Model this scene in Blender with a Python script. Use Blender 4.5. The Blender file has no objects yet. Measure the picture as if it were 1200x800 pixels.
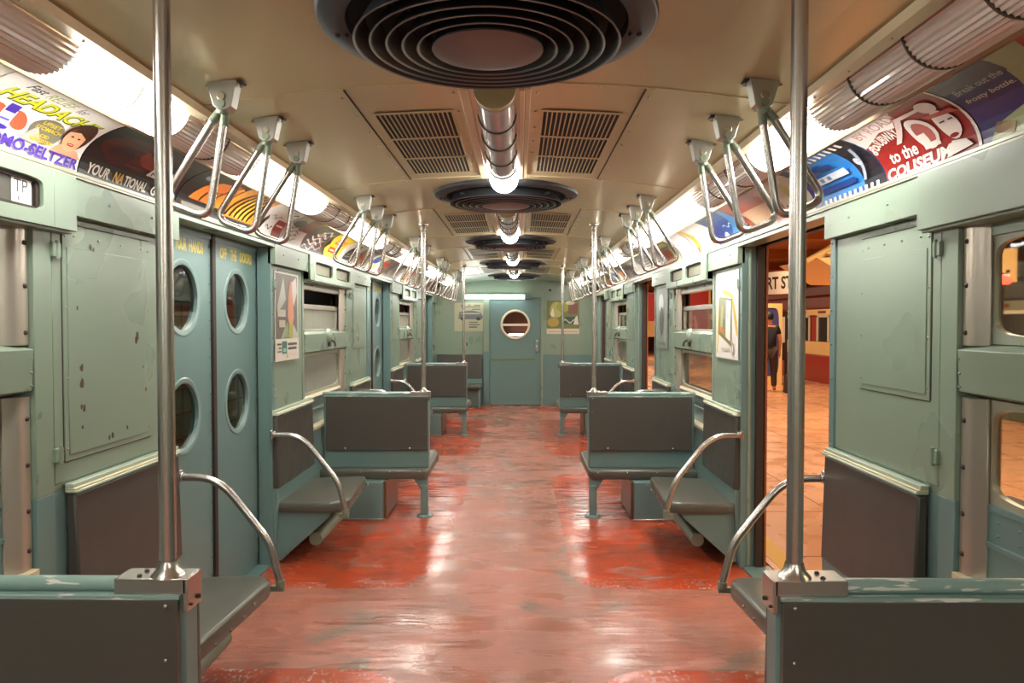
import bpy, bmesh, math, random
from mathutils import Vector
from mathutils.geometry import tessellate_polygon
R = math.radians
PI = math.pi
C = bpy.context.scene.collection
WL = {}

# ------------------------------------------------------------------ materials
def mat(name, col, rough=.5, metal=0., emit=None, estr=0., var=0., vscale=6., bump=0., bscale=40.,
        trans=0., coat=0., chips=None, rvar=0., stretch=None, spec=.5, cscale=9.):
    m = bpy.data.materials.new(name); m.use_nodes = True
    nt = m.node_tree; b = nt.nodes['Principled BSDF']
    c = [((v/255.)/12.92 if v/255. <= .04045 else ((v/255.+.055)/1.055)**2.4) for v in col] + [1]
    b.inputs['Base Color'].default_value = c
    b.inputs['Roughness'].default_value = rough
    b.inputs['Metallic'].default_value = metal
    b.inputs['Transmission Weight'].default_value = trans
    b.inputs['Coat Weight'].default_value = coat
    b.inputs['Specular IOR Level'].default_value = spec
    if emit:
        b.inputs['Emission Color'].default_value = (*emit, 1); b.inputs['Emission Strength'].default_value = estr
    tc = None
    def coords(sc):
        nonlocal tc
        if tc is None: tc = nt.nodes.new('ShaderNodeNewGeometry')
        mp = nt.nodes.new('ShaderNodeMapping'); mp.inputs['Scale'].default_value = stretch or (1, 1, 1)
        nt.links.new(tc.outputs['Position'], mp.inputs['Vector'])
        n = nt.nodes.new('ShaderNodeTexNoise'); n.inputs['Scale'].default_value = sc; n.inputs['Detail'].default_value = 2
        nt.links.new(mp.outputs[0], n.inputs['Vector']); return n
    src = None
    if var:
        n = coords(vscale)
        mx = nt.nodes.new('ShaderNodeMix'); mx.data_type = 'RGBA'
        mx.inputs[6].default_value = [v*(1-var) for v in c[:3]]+[1]; mx.inputs[7].default_value = [min(1, v*(1+var)) for v in c[:3]]+[1]
        nt.links.new(n.outputs['Fac'], mx.inputs[0]); src = mx.outputs[2]
        nt.links.new(src, b.inputs['Base Color'])
    if chips:
        n = coords(cscale); rp = nt.nodes.new('ShaderNodeValToRGB')
        rp.color_ramp.elements[0].position = chips[0]; rp.color_ramp.elements[1].position = chips[0]+.012
        nt.links.new(n.outputs['Fac'], rp.inputs[0])
        mx = nt.nodes.new('ShaderNodeMix'); mx.data_type = 'RGBA'
        if src: nt.links.new(src, mx.inputs[6])
        else: mx.inputs[6].default_value = c
        mx.inputs[7].default_value = (*chips[1], 1)
        nt.links.new(rp.outputs[0], mx.inputs[0]); nt.links.new(mx.outputs[2], b.inputs['Base Color'])
    if rvar:
        n = coords(vscale*1.7); mr = nt.nodes.new('ShaderNodeMapRange')
        mr.inputs[1].default_value = .3; mr.inputs[2].default_value = .7
        mr.inputs[3].default_value = max(.03, rough-rvar); mr.inputs[4].default_value = rough+rvar
        nt.links.new(n.outputs['Fac'], mr.inputs[0]); nt.links.new(mr.outputs[0], b.inputs['Roughness'])
    if bump:
        n = coords(bscale); bp = nt.nodes.new('ShaderNodeBump'); bp.inputs['Strength'].default_value = bump; bp.inputs['Distance'].default_value = .01
        nt.links.new(n.outputs['Fac'], bp.inputs['Height']); nt.links.new(bp.outputs[0], b.inputs['Normal'])
    return m

SAGE = mat('sage_green_paint', (131, 149, 132), .3, var=.04, vscale=2, bump=.05, bscale=6, chips=(.775, (.10, .11, .09)), rvar=.04)
BLUE = mat('blue_teal_paint', (104, 131, 129), .3)
VINYL = mat('grey_vinyl', (74, 71, 66), .33, rvar=.04)
CUSH = mat('dark_cushion_vinyl', (84, 83, 74), .3)
STEEL = mat('satin_steel', (192, 187, 182), .27, metal=.9)
STAIN = mat('stainless_sheet', (186, 178, 166), .3, metal=.6, var=.05, vscale=5, stretch=(1, 1, .3))
CAST = mat('cast_hub_metal', (135, 145, 128), .45, metal=.5)
WORN = mat('worn_painted_rail', (126, 152, 146), .3, var=.1, vscale=8, chips=(.60, (.60, .60, .56)), stretch=(.14, 1, 1), cscale=70)
CEIL = mat('cream_enamel_ceiling', (218, 206, 168), .24, metal=.35)
CEILG = mat('green_enamel_ceiling', (140, 162, 144), .3)
TRIM = mat('cream_trim', (214, 198, 165), .35, metal=.2, var=.05)
SCREW = mat('screw_metal', (176, 168, 145), .35, metal=.8)
DARKB = mat('black_recess', (10, 10, 10), .8)
FANM = mat('charcoal_fan_metal', (50, 52, 57), .5, metal=.15)
FANE = mat('fan_bright_rim', (128, 128, 132), .35, metal=.6)
FAND = mat('fan_hub_face', (112, 98, 100), .4, metal=.3, var=.08)
RUB = mat('brown_rubber_seal', (52, 40, 34), .6)
WOODB = mat('orange_brown_edge', (150, 84, 50), .5)
GLASS = mat('window_glass', (225, 228, 222), .03, trans=1.0, spec=.5)
GLASS.node_tree.nodes['Principled BSDF'].inputs['IOR'].default_value = 1.25
FROST = mat('dull_grey_glazing', (146, 146, 134), .22, var=.1, vscale=3, stretch=(1, 4, .15), trans=.0)
LIT = mat('lit_lens', (255, 255, 250), .3, emit=(1, .975, .91), estr=15)
LITE = mat('end_tube_lit', (255, 255, 250), .3, emit=(.97, 1, .97), estr=9.)
UNLIT = mat('ribbed_glass_lens', (222, 217, 213), .22, metal=.0, coat=.6)
PURP = mat('violet_grey_lens', (186, 172, 184), .14, metal=.0, var=.12, vscale=14, coat=.6)
RING = mat('lens_joint_band', (84, 80, 66), .4, metal=.5)
WHT = mat('white_card', (226, 222, 214), .35)
GOLD = mat('gold_lettering', (186, 176, 96), .5)
TILE = mat('station_tile', (196, 186, 140), .25, var=.05)
KHAKI = mat('faded_sign_curtain', (112, 112, 90), .35, var=.25, vscale=22)
PCOL = {}
def pc(col):
    if col not in PCOL: PCOL[col] = mat('printed_ink_%02x%02x%02x' % col, col, .32)
    return PCOL[col]

# floor: worn aisle and round cornered red zones in object space
def floor_mat():
    m = bpy.data.materials.new('painted_steel_floor'); m.use_nodes = True; nt = m.node_tree; N = nt.nodes; L = nt.links
    b = N['Principled BSDF']
    tc = N.new('ShaderNodeTexCoord'); sp = N.new('ShaderNodeSeparateXYZ')
    def noise(scale, det=6, sc=(1, 1, 1), dist=0.):
        mp = N.new('ShaderNodeMapping'); mp.inputs['Scale'].default_value = sc; L.new(tc.outputs['Object'], mp.inputs['Vector'])
        n = N.new('ShaderNodeTexNoise'); n.inputs['Scale'].default_value = scale; n.inputs['Detail'].default_value = det; n.inputs['Distortion'].default_value = dist
        L.new(mp.outputs[0], n.inputs['Vector']); return n.outputs['Fac']
    def M(op, a, b_=None, c=None):
        n = N.new('ShaderNodeMath'); n.operation = op
        for i, v in enumerate((a, b_, c)):
            if v is None: continue
            if isinstance(v, (int, float)): n.inputs[i].default_value = v
            else: L.new(v, n.inputs[i])
        return n.outputs[0]
    def ramp(v, a, b_):
        n = N.new('ShaderNodeMapRange'); n.inputs[1].default_value = a; n.inputs[2].default_value = b_; L.new(v, n.inputs[0]); return n.outputs[0]
    def mix(f, a, b_):
        n = N.new('ShaderNodeMix'); n.data_type = 'RGBA'; L.new(f, n.inputs[0])
        for i, v in ((6, a), (7, b_)):
            if isinstance(v, tuple): n.inputs[i].default_value = (*v, 1)
            else: L.new(v, n.inputs[i])
        return n.outputs[2]
    L.new(tc.outputs['Object'], sp.inputs[0])
    ax = M('ABSOLUTE', sp.outputs[0])
    yy = M('SUBTRACT', M('MODULO', M('ADD', sp.outputs[1], 40-3.50), 4.0), 2.0)   # 0 in a red zone's middle (y=5.5)
    ay = M('ABSOLUTE', yy)
    r = .24
    wob = M('MULTIPLY', M('SUBTRACT', noise(5), .5), .05)
    qx = M('MAXIMUM', M('SUBTRACT', .38+r, ax), 0); qy = M('MAXIMUM', M('SUBTRACT', ay, 1.53-r), 0)
    d = M('ADD', M('SUBTRACT', M('SQRT', M('ADD', M('MULTIPLY', qx, qx), M('MULTIPLY', qy, qy))), r), wob)
    inz = ramp(d, .006, -.006)
    dn = ramp(d, -.17, -.02)
    pink = mix(ramp(noise(1.8, 5, (1, .8, 1), 1.2), .40, .66), (.40, .138, .09), (.29, .118, .08))
    pink = mix(ramp(noise(6, 4, (.5, 1.6, 1), .6), .60, .85), pink, (.22, .10, .07))
    pink = mix(ramp(noise(1.1, 4, (1, 1, 1), 2.), .57, .66), pink, (.215, .12, .082))
    red = mix(ramp(noise(2.6, 7, (1, 1, 1), 1.), .4, .62), (.47, .062, .018), (.32, .065, .03))
    red = mix(ramp(noise(2.4, 5, (1, 1, 1), 1.5), .60, .64), red, (.33, .13, .09))
    col = mix(inz, pink, red)
    speck = M('MULTIPLY', M('MULTIPLY', ramp(noise(55, 4, (1, .55, 1)), .55, .60), dn), M('MULTIPLY', inz, ramp(noise(4), .42, .6)))
    col = mix(speck, col, (.60, .50, .44))
    L.new(col, b.inputs['Base Color'])
    ro = ramp(noise(2.5, 4, (.7, 2.2, 1), .8), .35, .7)
    rr = M('ADD', M('MULTIPLY', ro, .28), .17)
    rr = M('SUBTRACT', rr, M('MULTIPLY', inz, .07))
    L.new(rr, b.inputs['Roughness'])
    b.inputs['Specular IOR Level'].default_value = .62
    bp = N.new('ShaderNodeBump'); bp.inputs['Strength'].default_value = .35; bp.inputs['Distance'].default_value = .012
    L.new(M('ADD', noise(5, 4, (.6, 4., 1)), M('MULTIPLY', noise(60, 3), .15)), bp.inputs['Height']); L.new(bp.outputs[0], b.inputs['Normal'])
    return m
FLOOR = floor_mat()

# ------------------------------------------------------------------ mesh builder
class MB:
    def __init__(s): s.v = []; s.f = []; s.m = []; s.cur = 0
    def add(s, vs, fs):
        o = len(s.v); s.v += [tuple(p) for p in vs]
        for f in fs: s.f.append([i+o for i in f]); s.m.append(s.cur)
        return s
    def box(s, x0, x1, y0, y1, z0, z1):
        if x0 > x1: x0, x1 = x1, x0
        if y0 > y1: y0, y1 = y1, y0
        if z0 > z1: z0, z1 = z1, z0
        return s.add([(x, y, z) for x in (x0, x1) for y in (y0, y1) for z in (z0, z1)],
                     [(0, 1, 3, 2), (4, 6, 7, 5), (0, 4, 5, 1), (2, 3, 7, 6), (0, 2, 6, 4), (1, 5, 7, 3)])
    def hexa(s, p):   # 8 points bottom loop then top loop
        return s.add(p, [(3, 2, 1, 0), (4, 5, 6, 7), (0, 1, 5, 4), (1, 2, 6, 5), (2, 3, 7, 6), (3, 0, 4, 7)])
    def prism(s, pts, fn, a0, a1):   # fn(u,v,a)->xyz
        n = len(pts); vs = [fn(u, v, a0) for u, v in pts]+[fn(u, v, a1) for u, v in pts]
        return s.add(vs, [list(range(n))[::-1], list(range(n, 2*n))]+[(i, (i+1) % n, n+(i+1) % n, n+i) for i in range(n)])
    def tube(s, pts, r, n=12, closed=False, caps=True):
        pts = [Vector(p) for p in pts]; k = len(pts); rs = r if isinstance(r, (list, tuple)) else [r]*k
        rings = []; up = None
        for i, p in enumerate(pts):
            if closed: t = (pts[(i+1) % k]-pts[i-1]).normalized()
            else: t = (pts[min(i+1, k-1)]-pts[max(i-1, 0)]).normalized()
            if up is None: up = t.orthogonal().normalized()
            up = (up - t*up.dot(t)).normalized(); w = t.cross(up)
            rings.append([p+(up*math.cos(2*PI*j/n)+w*math.sin(2*PI*j/n))*rs[i] for j in range(n)])
        vs = [q for g in rings for q in g]; fs = []
        for i in range(k if closed else k-1):
            for j in range(n):
                a = i*n+j; b = i*n+(j+1) % n; c = ((i+1) % k)*n+(j+1) % n; d = ((i+1) % k)*n+j; fs.append((a, b, c, d))
        if caps and not closed: fs += [list(range(n))[::-1], [(k-1)*n+j for j in range(n)]]
        return s.add(vs, fs)
    def cyl(s, p0, p1, r, n=14): return s.tube([p0, p1], r, n)
    def lathe(s, prof, c, n=48, axis='z', a0=0, a1=2*PI):
        full = abs(a1-a0-2*PI) < 1e-6; m = n if full else n+1; vs = []
        for j in range(m):
            a = a0+(a1-a0)*j/n
            for r, h in prof:
                u, w = r*math.cos(a), r*math.sin(a)
                if axis == 'z': vs.append((c[0]+u, c[1]+w, c[2]+h))
                elif axis == 'y': vs.append((c[0]+u, c[1]+h, c[2]+w))
                else: vs.append((c[0]+h, c[1]+u, c[2]+w))
        k = len(prof); fs = []
        for j in range(n):
            j2 = (j+1) % m
            for i in range(k-1): fs.append((j*k+i, j2*k+i, j2*k+i+1, j*k+i+1))
        return s.add(vs, fs)
    def ball(s, c, r, sc=(1, 1, 1), n=8):
        vs = []; fs = []
        for i in range(1, n//2+2):
            t = PI*i/(n//2+2)
            for j in range(n): vs.append((c[0]+sc[0]*r*math.sin(t)*math.cos(2*PI*j/n), c[1]+sc[1]*r*math.sin(t)*math.sin(2*PI*j/n), c[2]+sc[2]*r*math.cos(t)))
        k = n//2+1
        for i in range(k-1):
            for j in range(n): fs.append((i*n+j, i*n+(j+1) % n, (i+1)*n+(j+1) % n, (i+1)*n+j))
        fs += [list(range(n)), [(k-1)*n+j for j in range(n)][::-1]]
        return s.add(vs, fs)

def holed(mb, cells, P, t):
    """plate in plane coords (a,b); P(a,b,d) -> xyz, d depth 0..t; cells (a0,a1,b0,b1,hole) hole=(ca,cb,ra,rb,n)"""
    for a0, a1, b0, b1, h in cells:
        if not h:
            mb.hexa([P(a0, b0, 0), P(a1, b0, 0), P(a1, b1, 0), P(a0, b1, 0), P(a0, b0, t), P(a1, b0, t), P(a1, b1, t), P(a0, b1, t)]); continue
        ca, cb, ra, rb, n = h
        pp = [(abs(math.cos(2*PI*(i+.5)/64))**(2/n)*(1 if math.cos(2*PI*(i+.5)/64) > 0 else -1)*ra, abs(math.sin(2*PI*(i+.5)/64))**(2/n)*(1 if math.sin(2*PI*(i+.5)/64) > 0 else -1)*rb) for i in range(64)]
        angs = [math.atan2(y, x) % (2*PI) for x, y in pp]+[math.atan2(y-cb, x-ca) % (2*PI) for x in (a0, a1) for y in (b0, b1)]
        angs = sorted(set(round(a, 5) for a in angs)); inn = []; out = []
        for a in angs:
            co, si = math.cos(a), math.sin(a)
            q = (abs(co/ra)**n+abs(si/rb)**n)**(-1/n); inn.append((ca+q*co, cb+q*si))
            ts = []
            if co > 1e-6: ts.append((a1-ca)/co)
            if co < -1e-6: ts.append((a0-ca)/co)
            if si > 1e-6: ts.append((b1-cb)/si)
            if si < -1e-6: ts.append((b0-cb)/si)
            q = min(ts); out.append((ca+q*co, cb+q*si))
        k = len(angs)
        vs = [P(*p, 0) for p in inn]+[P(*p, 0) for p in out]+[P(*p, t) for p in inn]+[P(*p, t) for p in out]; fs = []
        for i in range(k):
            j = (i+1) % k
            fs += [(i, j, k+j, k+i), (2*k+i, 3*k+i, 3*k+j, 2*k+j), (i, 2*k+i, 2*k+j, j), (k+i, k+j, 3*k+j, 3*k+i)]
        mb.add(vs, fs)

def obj(name, mb, mats, parent=None, bev=0, sharp=35, recalc=True, origin=None):
    me = bpy.data.meshes.new(name)
    xs, ys, zs = zip(*mb.v)
    o0 = Vector(origin) if origin else Vector(((min(xs)+max(xs))/2, (min(ys)+max(ys))/2, min(zs)))
    me.from_pydata([(x-o0.x, y-o0.y, z-o0.z) for x, y, z in mb.v], [], mb.f)
    if not isinstance(mats, (list, tuple)): mats = [mats]
    for m in mats: me.materials.append(m)
    me.polygons.foreach_set('material_index', mb.m)
    if recalc:
        bm = bmesh.new(); bm.from_mesh(me); bmesh.ops.recalc_face_normals(bm, faces=bm.faces)
        bm.to_mesh(me); bm.free()
    me.polygons.foreach_set('use_smooth', [True]*len(me.polygons))
    me.set_sharp_from_angle(angle=R(sharp))
    me.update()
    o = bpy.data.objects.new(name, me); C.objects.link(o)
    if parent: o.parent = parent; o.location = o0-WL[parent.name]
    else: o.location = o0
    WL[o.name] = o0
    if bev:
        m = o.modifiers.new('bevel', 'BEVEL'); m.width = bev; m.segments = 2; m.limit_method = 'ANGLE'; m.angle_limit = R(50)
    return o
def tag(o, label, cat, group=None):
    o['label'] = label; o['category'] = cat
    if group: o['group'] = group
    return o
def thing(name, loc, label, cat, group=None):
    o = bpy.data.objects.new(name, None); C.objects.link(o); o.location = loc; WL[o.name] = Vector(loc); o.empty_display_size = .05
    return tag(o, label, cat, group)
def struct(name, mb, mats, parent=None, **k):
    o = obj(name, mb, mats, parent, **k)
    if not parent: o['kind'] = 'structure'
    return o
def sroot(name, loc):
    o = bpy.data.objects.new(name, None); C.objects.link(o); o.location = loc; WL[o.name] = Vector(loc); o['kind'] = 'structure'; return o
def dup(o, off, parent=None, label=None, group=None):
    c = o.copy(); C.objects.link(c)
    if parent is None: c.location = o.location+Vector(off)
    else: c.parent = parent
    for ch in list(o.children): dup(ch, off, c)
    if label: c['label'] = label
    if group: c['group'] = group
    return c

# ------------------------------------------------------------------ flat printing on any surface
TXT = {}
def text_tris(s, bold=0.):
    if (s, bold) in TXT: return TXT[(s, bold)]
    cu = bpy.data.curves.new('t', 'FONT'); cu.body = s; cu.size = 1; cu.offset = bold; cu.resolution_u = 3
    o = bpy.data.objects.new('t', cu); C.objects.link(o); dg = bpy.context.evaluated_depsgraph_get()
    me = bpy.data.meshes.new_from_object(o.evaluated_get(dg)); me.calc_loop_triangles()
    v = [tuple(p.co[:2]) for p in me.vertices]; tr = [[v[i] for i in t.vertices] for t in me.loop_triangles]
    bpy.data.objects.remove(o); bpy.data.curves.remove(cu); bpy.data.meshes.remove(me)
    xs = [p[0] for t in tr for p in t]; ys = [p[1] for t in tr for p in t]
    x0, x1, y0, y1 = min(xs), max(xs), min(ys), max(ys)
    tr = [[((x-x0)/(x1-x0), (y-y0)/(y1-y0)) for x, y in t] for t in tr]
    TXT[(s, bold)] = tr; return tr
def clip(poly, k, lo):
    out = []
    for i in range(len(poly)):
        a, b = poly[i-1], poly[i]
        ia = a[1] >= k if lo else a[1] <= k; ib = b[1] >= k if lo else b[1] <= k
        if ia != ib:
            t = (k-a[1])/(b[1]-a[1]); out.append((a[0]+t*(b[0]-a[0]), k))
        if ib: out.append(b)
    return out
def ell(u, v, a, b, n=18, rot=0): return [(u+a*math.cos(2*PI*i/n)*math.cos(rot)-b*math.sin(2*PI*i/n)*math.sin(rot), v+a*math.cos(2*PI*i/n)*math.sin(rot)+b*math.sin(2*PI*i/n)*math.cos(rot)) for i in range(n)]
def rc(u0, u1, v0, v1): return [(u0, v0), (u1, v0), (u1, v1), (u0, v1)]
def printed(ops, W, H, S, bands, mb, mats):
    """ops: ('p',pts,col) polygon, ('t',str,u0,u1,v0,v1,col,slant,bold,tilt); coordinates 0..1 in both; S(u,v,d)"""
    def ink(col):
        m = pc(col)
        if m not in mats: mats.append(m)
        return mats.index(m)
    lay = .0012
    for op in ops:
        tris = []
        if op[0] == 'p':
            pts = [(min(1, max(0, p[0])), min(1, max(0, p[1]))) for p in op[1]]
            tris = [[pts[i] for i in t] for t in tessellate_polygon([[Vector((*p, 0)) for p in pts]])]
            col = op[2]
        else:
            _, s, u0, u1, v0, v1, col = op[:7]; sl = op[7] if len(op) > 7 else 0; bd = op[8] if len(op) > 8 else .0; ti = op[9] if len(op) > 9 else 0
            for t in text_tris(s, bd):
                tris.append([(u0+x*(u1-u0)+sl*y*(v1-v0), v0+y*(v1-v0)+ti*x) for x, y in t])
            tris = [[(min(1, max(0, x)), min(1, max(0, y))) for x, y in t] for t in tris]
        mb.cur = ink(col)
        for t in tris:
            for k in range(bands):
                q = clip(clip(t, k/bands, True), (k+1)/bands, False) if bands > 1 else t
                if len(q) >= 3: mb.add([S(x, y, lay) for x, y in q], [list(range(len(q)))])
        lay += .00035
def sheet(S, bands, mb, t=.0015):
    for k in range(bands):
        v0, v1 = k/bands, (k+1)/bands
        mb.hexa([S(0, v0, -t), S(1, v0, -t), S(1, v1, -t), S(0, v1, -t), S(0, v0, .0005), S(1, v0, .0005), S(1, v1, .0005), S(0, v1, .0005)])

# ================================================================== SHELL
Y0, Y1 = -4.6, 12.88
DOORS = [(-.9, .32), (3.10, 4.32), (7.10, 8.32), (11.10, 12.32)]
PAN = [(.32, 1.0), (2.21, 3.10), (4.32, 5.0), (6.25, 7.10), (8.32, 9.0), (10.25, 11.10), (12.32, 12.88)]
WIN = [(1.0, 2.21), (5.0, 6.25), (9.0, 10.25)]
SIDE = {-1: 'left', 1: 'right'}

m = MB(); m.box(-1.56, 1.56, Y0, Y1+.1, -.08, 0)
fl = struct('floor', m, FLOOR, origin=(0, 0, 0))

CX = [(0, .768), (.2, .766), (.4, .757), (.55, .745), (.7, .728), (.82, .712), (.93, .694), (.96, .688)]
def cz(x):
    x = abs(x)
    for (a, za), (b, zb) in zip(CX, CX[1:]):
        if x <= b: return 1.45+za+(zb-za)*(x-a)/(b-a)
    return 1.45+CX[-1][1]
m = MB()
prof = [(-x, z) for x, z in CX[::-1]]+CX[1:]
seams = [Y0, -2.6, -1.1, -.12, .86, 2.36, 3.86, 4.82, 6.33, 7.30, 8.80, 9.77, 11.25, Y1+.1]
def ceil_strip(y0, y1, lo, hi):
    p = [(x, 1.45+z-lo) for x, z in prof]+[(x, 1.45+z+hi) for x, z in prof[::-1]]
    for i in range(len(prof)-1):
        k = len(p)
        m.prism([p[i], p[i+1], p[k-2-i], p[k-1-i]], lambda u, v, a: (u, a, v), y0, y1)
for a, b in zip(seams, seams[1:]):
    m.cur = 1 if a > 11.2 else 0
    ceil_strip(a+.0015, b-.0015, 0, .03)
m.cur = 0; ceil_strip(Y0, Y1, -.012, .05)
for y in seams[1:-1]: ceil_strip(y-.006, y+.006, .004, 0)
for y0, y1 in ((.86, 2.36), (2.36, 3.86), (4.82, 6.33), (7.3, 8.8), (9.77, 11.25)):
    if y0 == .86: continue
    for sx in (-1, 1):
        m.cur = 2; m.box(sx*.484, sx*.488, y0+.02, y1-.01, cz(.486)-.004, cz(.486)+.01)
        m.cur = 3
        for k in range(7):
            yy = y0+.1+k*(y1-y0-.2)/6
            m.ball((sx*.51, yy, cz(.51)-.001), .005, n=6); m.ball((sx*.14, yy, cz(.14)-.001), .005, n=6)
m.cur = 3
for y in seams[2:-1]:
    for k in range(11):
        x = -.85+k*.17
        if abs(x) > .1: m.ball((x, y+.018, cz(x)), .0055, n=6)
struct('ceiling', m, [CEIL, CEILG, DARKB, SCREW])

# cove, light trough rails and outer roof for each side
ARC_A, ARC_B, ARC_C = (1.402, 1.935), (1.398, 2.075), (1.212, 2.112)
def arc(v):
    return tuple((1-v)**2*a+2*v*(1-v)*b+v*v*c for a, b, c in zip(ARC_A, ARC_B, ARC_C))
n_tr = 1
for s in (-1, 1):
    F = lambda u, v, a: (s*u, a, v)
    m = MB()
    m.prism([(.925, 2.137), (.935, 2.118), (.975, 2.118), (.985, 2.13), (.985, 2.25), (.96, 2.25), (.955, 2.145)], F, Y0, Y1)
    m.cur = 1; m.prism([(1.188, 2.105), (1.2, 2.092), (1.218, 2.098), (1.225, 2.118), (1.215, 2.25), (1.198, 2.25)], F, Y0, Y1)
    m.cur = 2; m.box(s*.95, s*1.24, Y0, Y1, 2.25, 2.28)
    m.cur = 3
    for k in range(60): m.ball((s*.955, -.5+k*.225, 2.118), .004, n=6)
    struct('trim_%d' % n_tr, m, [TRIM, mat('brown_card_rail', (160, 136, 104), .4, metal=.3), CEIL, SCREW]); n_tr += 1
    m = MB()
    bk = [(arc(k/8)[0]+.004, arc(k/8)[1]+.003) for k in range(9)]
    for k in range(8):
        p, q = bk[k], bk[k+1]; m.prism([p, q, (q[0]+.05, q[1]+.05), (p[0]+.05, p[1]+.05)], F, Y0, Y1)
    struct('trim_%d' % n_tr, m, RUB); n_tr += 1
    m = MB(); m.box(s*1.352, s*1.41, Y0, Y1, 1.917, 1.932); m.box(s*1.350, s*1.356, Y0, Y1, 1.925, 1.938)
    struct('trim_%d' % n_tr, m, mat('dull_rail_metal', (158, 160, 142), .35, metal=.3), bev=.002); n_tr += 1

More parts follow.
